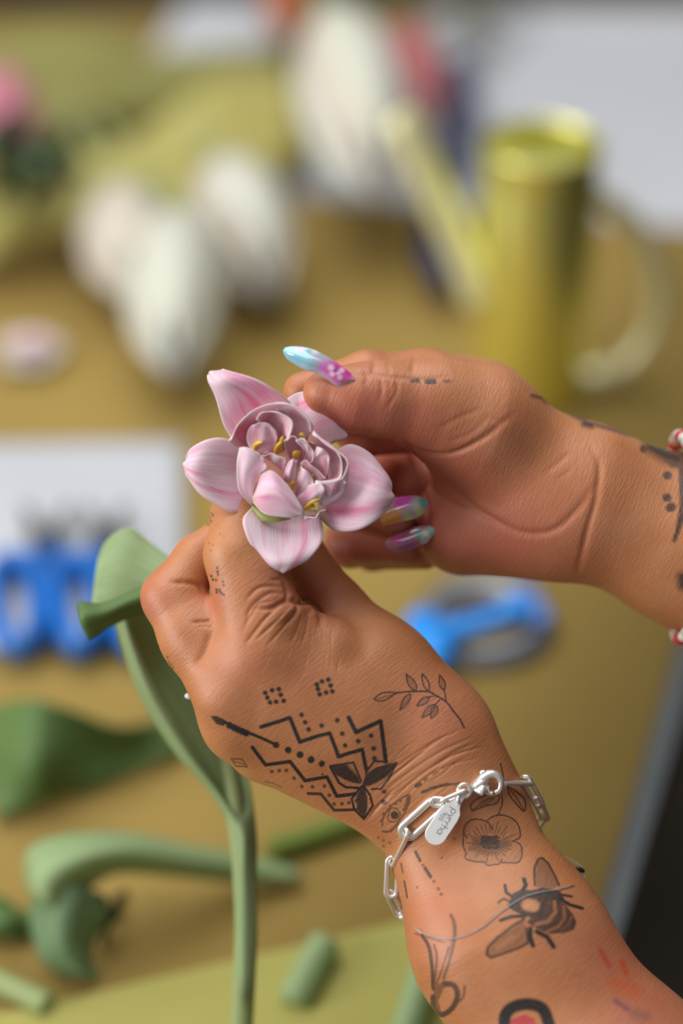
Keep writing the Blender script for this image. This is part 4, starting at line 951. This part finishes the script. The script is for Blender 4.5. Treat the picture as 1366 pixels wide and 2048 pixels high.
engrave('.925', ta + td * tl * .30 + tn * (th / 2) - up_ * hw * .62, .00100, {'.': .45, '9': 1.05, '2': 1.1, '5': 1.0}, .00009, 'engraved_number')
# ---------------------------------------------------------------- clear cord bracelet on the left forearm
def glassy(name, c, rough=.08, t=.85):
    m, nt, b = newmat(name); b.inputs['Base Color'].default_value = c + (1,); b.inputs['Transmission Weight'].default_value = t; b.inputs['Roughness'].default_value = rough; b.inputs['IOR'].default_value = 1.42; return m
M_cord = glassy('clear_cord', (.86, .86, .84), .25, .75)
cord = thing('cord_bracelet', 'thin clear elastic cord bracelet crossing the bee tattoo on the left forearm', 'bracelet', WS(1049, 1793, .3))
cf = [WS(x, y, .25) for x, y in [(1140,1773),(1120,1778),(1090,1783),(1070,1787),(1049,1794),(1027,1807),(1007,1820),(990,1834),(974,1847),(955,1860),(930,1871),(900,1878),(870,1873),(846,1866),(832,1858)]]
cb_ = [W(814, 1846, -12), W(808, 1822, -30), W(880, 1800, -47), W(1000, 1755, -52), W(1110, 1715, -44), W(1160, 1732, -24), W(1163, 1750, -10)]
cl = crv(cf + cb_ + cf[:1], 150)[:-1]
v, f = sweep(cl, .00034, 8, closed=True); mesh_obj('cord', v, f, M_cord, cord)
M_blackb = simple('black_bead', (.012, .012, .012), rough=.2); M_pearl = simple('pearl_bead', (.60, .58, .52), rough=.3)
v, f = ellipsoid(W(1161, 1739, -12), frame(X_ * .8 - Y_ * .5), (.0018, .0009, .0009), 14, 9); mesh_obj('bead', v, f, M_blackb, cord, label='black bead')
v, f = ellipsoid(W(1164, 1752, -13), frame(X_ * .6 - Y_), (.0021, .0010, .0010), 14, 9); mesh_obj('bead', v, f, M_pearl, cord, label='off-white bead')
tw_ = []
for s in (0, math.pi):
    b0 = crv([W(803, 1818, -14), W(812, 1838, -12), W(824, 1862, -11)], 30)
    tw_.append(sweep(b0 + np.array([.0006 * math.cos(t + s) * X_ + .0006 * math.sin(t + s) * Z_ for t in np.linspace(0, 22, 30)]), .0005, 7))
v, f = merge(tw_); mesh_obj('twisted_thread', v, f, simple('thread', (.55, .50, .42), (.2, .17, .14), 900, .7), cord, label='twisted pale thread')
# ---------------------------------------------------------------- beaded bracelet on the right wrist
bb = thing('bead_bracelet', 'white, clear and red beaded bracelet on the right wrist at the right edge', 'bracelet', W(1385, 1090, -33))
c0 = V(1392, 1074, -33); M_redb = simple('red_bead', (.55, .02, .05), rough=.25); M_clear = glassy('clear_bead', (.9, .85, .8), .1, .6)
nb = 44; ring_ = [Lw(c0 + np.array([-7.5 * math.cos(t) * 0 - 6 * abs(math.sin(t)), 37.5 * math.sin(t), 33 * math.cos(t)])) for t in np.linspace(0, 2 * math.pi, nb, endpoint=False)]
v, f = sweep(np.array(ring_), .0004, 6, closed=True); mesh_obj('string', v, f, M_pearl, bb)
bead_me = {}
for i, p in enumerate(ring_):
    mm = [M_clear, M_pearl, M_redb, M_pearl][i % 4] if i != 33 else M_redb
    v, f = ellipsoid(p, frame(Y_), (.0022, .0026, .0026), 14, 9); mesh_obj('bead', v, f, mm, bb)
# ---------------------------------------------------------------- gold watering can
M_gold = metal('gold_enamel', (.97, .95, .30), .33)
M_gold.node_tree.nodes['Principled BSDF'].inputs['Metallic'].default_value = .93
yj = T(1050, 838)[1] + .033
jc = VP(1052, 838, yj); jx = jc[0]; jz = TABLE + .001
can = thing('watering_can', 'tall gold metal watering can with a long thin spout and round handle', 'watering can', (jx, yj, jz))
rj = 108 / (FPX / (jc - CAM).dot(FWD)); hj = VP(1050, 285, yj)[2] - jz
prof = [(0, 0), (rj * .97, 0), (rj, .003), (rj, hj - .03), (rj * .995, hj - .004), (rj * 1.02, hj - .002), (rj * 1.02, hj), (rj * .97, hj), (rj * .96, hj - .004), (rj * .95, .004), (0, .004)]
v, f = lathe((jx, yj, jz), prof, 56); mesh_obj('body', v, f, M_gold, can)
v, f = lathe((jx, yj, jz), [(rj * .96, hj - .006), (rj * .6, hj - .006), (rj * .6, hj - .007), (rj * .96, hj - .007)], 48)
# half cover plate over the mouth
a_ = np.linspace(math.pi * .95, math.pi * 1.95, 20)
pl = [(jx + rj * .96 * math.cos(t), yj + rj * .96 * math.sin(t), jz + hj - .005) for t in a_]
mesh_obj('rim_plate', pl + [(p[0], p[1], p[2] - .0012) for p in pl], [tuple(range(20)), tuple(range(39, 19, -1))] + [(i, i + 1, 21 + i, 20 + i) for i in range(19)], M_gold, can, False)
hp = [(1118, 392), (1160, 388), (1215, 405), (1262, 445), (1298, 505), (1318, 575), (1310, 645), (1275, 705), (1225, 745), (1165, 758), (1112, 752)]
HP = [VP(x, y, yj + .002) for x, y in hp]
v, f = sweep(crv(HP, 44), np.interp(np.linspace(0, 1, 44), [0, .5, 1], [.0062, .0075, .0085]), 14); mesh_obj('handle', v, f, simple('pale_gold', (.82, .78, .45), (.86, .82, .50), 20, .3, .5), can)
SP = [VP(x, y, yj - .004 + k * .004) for k, (x, y) in enumerate([(965, 600), (930, 520), (895, 440), (855, 350), (815, 262), (795, 235)])]
v, f = sweep(crv(SP, 26), np.interp(np.linspace(0, 1, 26), [0, .25, 1], [.0118, .0108, .0112]), 16); mesh_obj('spout', v, f, simple('pale_brass', (.82, .79, .42), (.87, .84, .48), 20, .36, .4), can)
# ---------------------------------------------------------------- tulip heads in the background
def head(name, tip, base, R, mats, label, cat='flower', group=None, stem=None, leaves=(), mstem=None, open_=1.0):
    tip, base = np.array(tip, float), np.array(base, float)
    t = thing(name, label, cat, base, group); ax = frame(tip - base); L_ = np.linalg.norm(tip - base)
    for k in range(6):
        th0 = k * math.pi / 3 + .3; sc = 1.0 if k % 2 == 0 else .93; rows = []
        for i in range(7):
            w = i / 6; r = R * sc * (math.sin(math.pi * min(1, .12 + .855 * w)) ** .66) * (1 if w < .6 else 1 - (1 - open_) * (w - .6))
            half = .78 * math.sqrt(max(0.02, 1 - w ** 3.5)); row = []
            for j in range(5):
                a = th0 + half * (j / 2 - 1); rr = r * (1 - .05 * abs(j / 2 - 1))
                row.append(base + ax[0] * L_ * (w * (1 - .04 * abs(j - 2))) + rr * (math.cos(a) * ax[1] + math.sin(a) * ax[2]))
            rows.append(row)
        loft('petal', rows, mats[k % len(mats)], t, 12, 12, .0008, .0012, seed=k)
    if stem is not None:
        P = crv([base + ax[0] * .004] + [np.array(s, float) for s in stem], 24)
        v, f = sweep(P, .0042, 10); mesh_obj('stem', v, f, mstem or M_stem, t)
    for rows in leaves:
        loft('leaf', rows, M_leafd, t, 10, 16, .0008)
    return t
W2 = [M_whitep]; WB = [M_whitep, M_blushp]
def TP(px, py, h): return T(px, py, h)
head('tulip', TP(352, 745, .040), TP(352, 455, .062), .033, W2, 'front white tulip of the three by the olive wrapping, pointing at the viewer', group='white tulips lying on the table',
     stem=[TP(330, 400, .055), TP(250, 300, .04), TP(180, 220, .03)])
head('tulip', TP(280, 590, .036), TP(235, 405, .05), .032, [M_blushp], 'blush white tulip half hidden behind the front white one, on its left', group='white tulips lying on the table',
     stem=[TP(215, 360, .05), TP(150, 270, .04)])
head('tulip', TP(545, 590, .036), TP(450, 350, .055), .035, WB, 'greenish white tulip on the right of the three, leaning against the front one', group='white tulips lying on the table',
     stem=[TP(425, 310, .05), TP(380, 230, .04)])
head('tulip', TP(760, 385, .075), TP(672, 55, .11), .041, WB, 'large tall white tulip behind the spout of the gold watering can', group='white tulips lying on the table',
     stem=[TP(650, 10, .10), TP(640, -60, .06)])
head('tulip', TP(22, 300, .05), TP(-5, 160, .06), .026, [M_pinkp], 'pink tulip cut by the left edge, above the dark foliage', stem=[TP(-60, 120, .04)])
head('tulip', TP(868, 235, .045), TP(805, 60, .055), .022, [M_redp, M_pinkp], 'slim coral red tulip right behind the tall white tulip', stem=[TP(790, 20, .05), TP(780, -60, .04)], mstem=M_leafd)
head('tulip', TP(588, 70, .04), TP(560, -40, .05), .020, [M_orangep], 'orange tulip at the top edge, left of the tall white tulip', stem=[TP(550, -90, .04)])
rn = thing('ranunculus', 'small white and pink blossom lying alone on the kraft paper at left', 'flower', T(62, 700, 0.002))
cz = T(62, 692, .012)
for k in range(16):
    a = k * 2.4; rr = .006 + .0011 * k; tl_ = .25 + .055 * k
    d = np.array([math.cos(a), math.sin(a), 0]); s = np.array([-math.sin(a), math.cos(a), 0]); c = cz - np.array([0, 0, .008])
    rows = [[c + d * rr * w * (.5 + tl_ * .5) + np.array([0, 0, .013 * math.sin(w * 1.5) * (1.15 - tl_ * .6)]) + s * x * rr * .8 * math.sin(.4 + w * 2.2) for x in (-1, 0, 1)] for w in (0, .35, .7, 1)]
    loft('petal', rows, M_pale if k < 10 else M_whitep, rn, 8, 8, .0005, .0004, seed=k)
# ---------------------------------------------------------------- olive wrapping and dark foliage, upper left
def quad_sheet(name, rows, mat, label, cat, ruf=.004, seed=0, nu=30, nv=22):
    o = loft(name, rows, mat, None, nu, nv, .0008, ruf, seed=seed); return tag(o, label, cat)
quad_sheet('wrapping_paper', [[TP(-80, 545, .022), TP(60, 478, .03), TP(170, 440, .04), TP(330, 440, .035), TP(480, 395, .03), TP(600, 330, .02)],
    [TP(-80, 470, .035), TP(60, 430, .045), TP(200, 330, .055), TP(340, 330, .05), TP(480, 290, .04), TP(600, 270, .03)],
    [TP(-80, 470, .02), TP(60, 400, .035), TP(210, 290, .05), TP(330, 230, .045), TP(460, 165, .04), TP(590, 150, .02)]], M_olive,
    'bright olive wrapping paper band running diagonally behind the white tulips', 'paper', seed=2)
quad_sheet('wrapping_paper', [[TP(-80, 470, .006), TP(60, 440, .006), TP(200, 300, .01), TP(330, 250, .012), TP(470, 180, .01), TP(590, 190, .008)],
    [TP(-60, 220, .03), TP(60, 180, .04), TP(160, 200, .045), TP(300, 190, .03), TP(430, 130, .02), TP(580, 120, .01)],
    [TP(-60, 70, .02), TP(40, 62, .03), TP(160, 60, .035), TP(260, 66, .03), TP(330, 110, .02), TP(560, 115, .01)]], M_olive2,
    'sage green crumpled wrapping paper at the upper left, behind the olive band', 'paper', seed=5)
fo = thing('foliage_bunch', 'bunch of dark green leaves under the pink tulip at the left edge', 'foliage', T(60, 400, .01))
rs = np.random.RandomState(3)
for k in range(34):
    x0, y0 = rs.uniform(-30, 90), rs.uniform(235, 370); a = rs.uniform(-.9, 2.2); Lp = rs.uniform(90, 140); wv = rs.uniform(26, 38)
    h0 = rs.uniform(.066, .085)
    dx, dy = math.cos(a) * Lp * .6, math.sin(a) * Lp * .5
    rows = [[TP(x0 + dx * w - dy / Lp * wv * s * math.sin(.25 + w * 2.7), y0 + dy * w + dx / Lp * wv * s * math.sin(.25 + w * 2.7), h0 + .010 * math.sin(w * 3) - .003 * abs(s)) for s in (-1, 0, 1)] for w in (0, .33, .66, 1)]
    loft('leaf', rows, M_leafk if k % 11 else M_leafb, fo, 6, 8, .0006)
lb = thing('grey_green_sprig', 'grey-green leafy sprig at the top edge above the white paper', 'foliage', T(960, 40, .01))
for k in range(16):
    x0, y0 = rs.uniform(880, 1020), rs.uniform(-20, 62); a = rs.uniform(0, 6.28); Lp = rs.uniform(50, 80); wv = 16; dx, dy = math.cos(a) * Lp, math.sin(a) * Lp * .4
    rows = [[TP(x0 + dx * w - s * wv * math.sin(.2 + w * 2.8) * math.sin(a), y0 + dy * w + s * wv * .5 * math.sin(.2 + w * 2.8) * (abs(math.cos(a)) + .4), .02 + .02 * (k % 4) / 3 + .006 * math.sin(w * 3)) for s in (-1, 0, 1)] for w in (0, .33, .66, 1)]
    loft('leaf', rows, simple('olive_leaf_%d' % k, (.12, .115, .065), (.17, .165, .10), 40, .6) if k == 0 else bpy.data.materials['olive_leaf_0'], lb, 6, 8, .0006)
# ---------------------------------------------------------------- blue things
M_blue = simple('blue_plastic', (.0, .13, .52), (.0, .16, .60), 30, .35, coat=.4)
M_blued = simple('deep_blue', (.010, .022, .09), (.014, .035, .15), 40, .5)
M_steel = metal('grey_steel', (.10, .10, .09), .45)
def loop_path(pts, n=40): return crv([np.array(p) for p in pts] + [np.array(pts[0])], n)[:-1]
def scissors(dx, label, sc_=1.0, mirror=1):
    s = thing('scissors', label, 'scissors', T(100 + dx, 1200, .004), 'blue floral scissors on the white paper')
    def p(x, y, h): return T(100 + dx + (x - 100) * mirror * sc_, y, h)
    for side, hh in ((1, .012), (-1, .014)):
        cx = 100 + side * 62
        lp = loop_path([p(cx - 42, 1170, hh), p(cx - 30, 1135, hh), p(cx + 5, 1125, hh), p(cx + 36, 1150, hh), p(cx + 46, 1210, hh), p(cx + 38, 1270, hh), p(cx + 6, 1292, hh), p(cx - 26, 1268, hh), p(cx - 42, 1220, hh)])
        v, f = sweep(lp, .0088, 12, closed=True, flat=(.7, 1)); h_ = mesh_obj('handle', v, f, M_blue, s)
        sh = crv([p(cx + 6 - side * 10, 1140, hh), p(100 + side * 22, 1118, hh), p(100 - side * 8, 1095, hh)], 10)
        v, f = sweep(sh, np.linspace(.0075, .004, 10), 10, flat=(.7, 1)); mesh_obj('shank', v, f, M_blue, s)
        bl = crv([p(100 - side * 4, 1100, hh), p(100 - side * 22, 1060, hh), p(100 - side * 42, 1010, hh)], 14)
        v, f = sweep(bl, np.linspace(.0075, .002, 14), 10, flat=(.25, 1), ref=(0, 0, 1)); mesh_obj('blade', v, f, M_steel, s)
    v, f = lathe(p(100, 1098, .010), [(0, 0), (.004, 0), (.004, .007), (.003, .008), (0, .008)], 18); mesh_obj('screw', v, f, M_steel, s)
    return s
scissors(-6, 'blue-handled floral scissors, the left pair, handles towards the viewer')
scissors(112, 'blue-handled floral scissors, the right pair, partly behind the tulip leaf', .9)
M_greyp = simple('smoke_plastic', (.16, .165, .18), (.20, .20, .22), 30, .35)
rl = thing('reel', 'round grey reel with a bright blue centre bar lying on the kraft paper', 'reel', T(968, 1262, .002))
rc0 = T(968, 1258, .0); sc1 = (rc0 - CAM).dot(FWD) / FPX; RR = 140 * sc1
v, f = lathe(rc0 + np.array([0, 0, .001]), [(RR * .52, 0), (RR, 0), (RR, .005), (RR * .93, .008), (RR * .62, .010), (RR * .52, .008), (RR * .52, 0)], 56); mesh_obj('rim', v, f, M_greyp, rl)
v, f = lathe(rc0 + np.array([0, 0, .0085]), [(RR * .64, 0), (RR * .92, 0), (RR * .92, .003), (RR * .64, .003), (RR * .64, 0)], 56); mesh_obj('wound_wire', v, f, metal('wire', (.32, .33, .36), .45), rl)
M_azure = simple('azure_plastic', (.0, .24, .80), (.0, .28, .86), 30, .35)
B1 = crv([T(845, 1290, .018), T(900, 1262, .02), T(980, 1238, .02), T(1050, 1212, .018)], 22)
v, f = sweep(B1, np.interp(np.linspace(0, 1, 22), [0, .25, .8, 1], [.0100, .0072, .0066, .0086]), 12, flat=(.6, 1), ref=(0, 0, 1)); mesh_obj('centre_bar', v, f, M_azure, rl)
v, f = sweep(crv([T(848, 1235, .018), T(852, 1275, .02), T(884, 1325, .018)], 14), .0095, 12, flat=(.6, 1), ref=(0, 0, 1)); mesh_obj('end_grip', v, f, M_azure, rl)
v, f = sweep(crv([T(1040, 1180, .014), T(1075, 1212, .015), T(1085, 1250, .014)], 14), .0060, 12, flat=(.6, 1), ref=(0, 0, 1)); mesh_obj('end_grip', v, f, simple('pale_blue_plastic', (.10, .20, .50), rough=.4), rl)
# navy ribbon looping behind the can
rb = [[TP(880 + dx, y + 0, h), TP(910 + dx, y + 6, h + .014), TP(935 + dx, y, h)] for dx, y, h in [(18, 110, .01), (10, 170, .03), (25, 230, .012), (0, 290, .03), (-20, 350, .012), (-30, 420, .025), (-45, 480, .008), (-30, 540, .022), (-20, 590, .004)]]
tag(loft('ribbon', rb, M_blued, None, 10, 60, .0006, .002), 'navy blue ribbon crumpled on the table left of the gold watering can', 'ribbon')
# ---------------------------------------------------------------- cut leaves and stems on the near left
def loose(name, rows, mat, label, cat='leaf', group=None, nu=14, nv=26, ruf=.001, seed=0):
    o = loft(name, [[TP(*p) for p in r] for r in rows], mat, None, nu, nv, .0008, ruf, seed=seed); return tag(o, label, cat, group)
loose('tulip_leaf', [[(-30,1415,.03),(-25,1520,.018),(-5,1640,.006)],[(60,1400,.05),(70,1530,.035),(90,1608,.008)],[(160,1425,.04),(175,1500,.022),(190,1580,.006)],[(250,1455,.03),(270,1490,.016),(290,1535,.006)],[(340,1430,.014),(350,1460,.012),(360,1500,.006)],[(420,1420,.006),(425,1440,.006),(430,1460,.004)]], M_leafd,
      'broad dark green tulip leaf at the left edge below the blue scissors', group='cut tulip leaves on the table')
loose('tulip_leaf', [[(600,1745,.006),(602,1755,.008),(596,1765,.006)],[(500,1712,.014),(495,1740,.018),(490,1765,.01)],[(400,1690,.03),(395,1725,.034),(385,1752,.02)],[(270,1665,.045),(262,1705,.05),(255,1745,.03)],[(150,1670,.05),(165,1715,.055),(200,1765,.035)],[(60,1700,.045),(95,1750,.052),(165,1800,.035)],[(42,1770,.03),(85,1800,.042),(150,1840,.03)]], M_leaf,
      'long pale green tulip leaf arching behind the hanging stem, lower left', group='cut tulip leaves on the table')
loose('tulip_leaf', [[(70,1790,.03),(140,1770,.045),(215,1790,.03)],[(58,1850,.02),(125,1835,.036),(215,1830,.022)],[(75,1910,.012),(130,1895,.026),(190,1880,.012)],[(125,1945,.006),(155,1935,.016),(185,1925,.008)],[(178,1962,.004),(186,1958,.006),(194,1950,.004)]], M_leafb,
      'bluish green folded leaf tip under the arching pale leaf, lower left', group='cut tulip leaves on the table')
loose('tulip_leaf', [[(255,1775,.004),(225,1800,.014),(200,1850,.006)],[(250,1800,.004),(225,1830,.016),(205,1880,.006)],[(240,1835,.004),(220,1860,.01),(205,1900,.004)]], M_leafk,
      'small dark green leaf scrap beside the bluish folded leaf', group='cut tulip leaves on the table')
loose('tulip_leaf', [[(-60,1790,.008),(-50,1830,.016),(-40,1880,.006)],[(10,1800,.01),(15,1840,.018),(20,1880,.006)],[(70,1830,.004),(70,1850,.006),(70,1870,.004)]], M_leafd,
      'short green leaf cut by the left edge, left of the folded leaf', group='cut tulip leaves on the table')
def cutstem(pts, r, label, mat=M_stem, r2=None):
    P = crv([TP(*p) for p in pts], 24); v, f = sweep(P, np.linspace(r, r2 or r, 24), 12)
    tag(mesh_obj('cut_stem', v, f, mat), label, 'stem', 'cut stems on the table')
cutstem([(-60,1940,.006),(20,1975,.006),(95,2010,.006)], .0052, 'pale green cut stem in the bottom left corner')
cutstem([(650,1888,.008),(625,1930,.007),(590,2000,.006)], .0072, 'green cut stem on the tan paper, between hanging stem and forearm', M_leaf)
cutstem([(880,1880,.02),(850,1950,.014),(805,2090,.008)], .0070, 'green cut stem beside the left forearm at the bottom edge', M_leaf)
cutstem([(540,1700,.006),(620,1675,.006),(760,1625,.006)], .0060, 'olive green cut stem passing behind the left wrist', leaf_mat('olive_stem', (.14, .20, .03), (.20, .27, .05), (.26, .32, .08)))
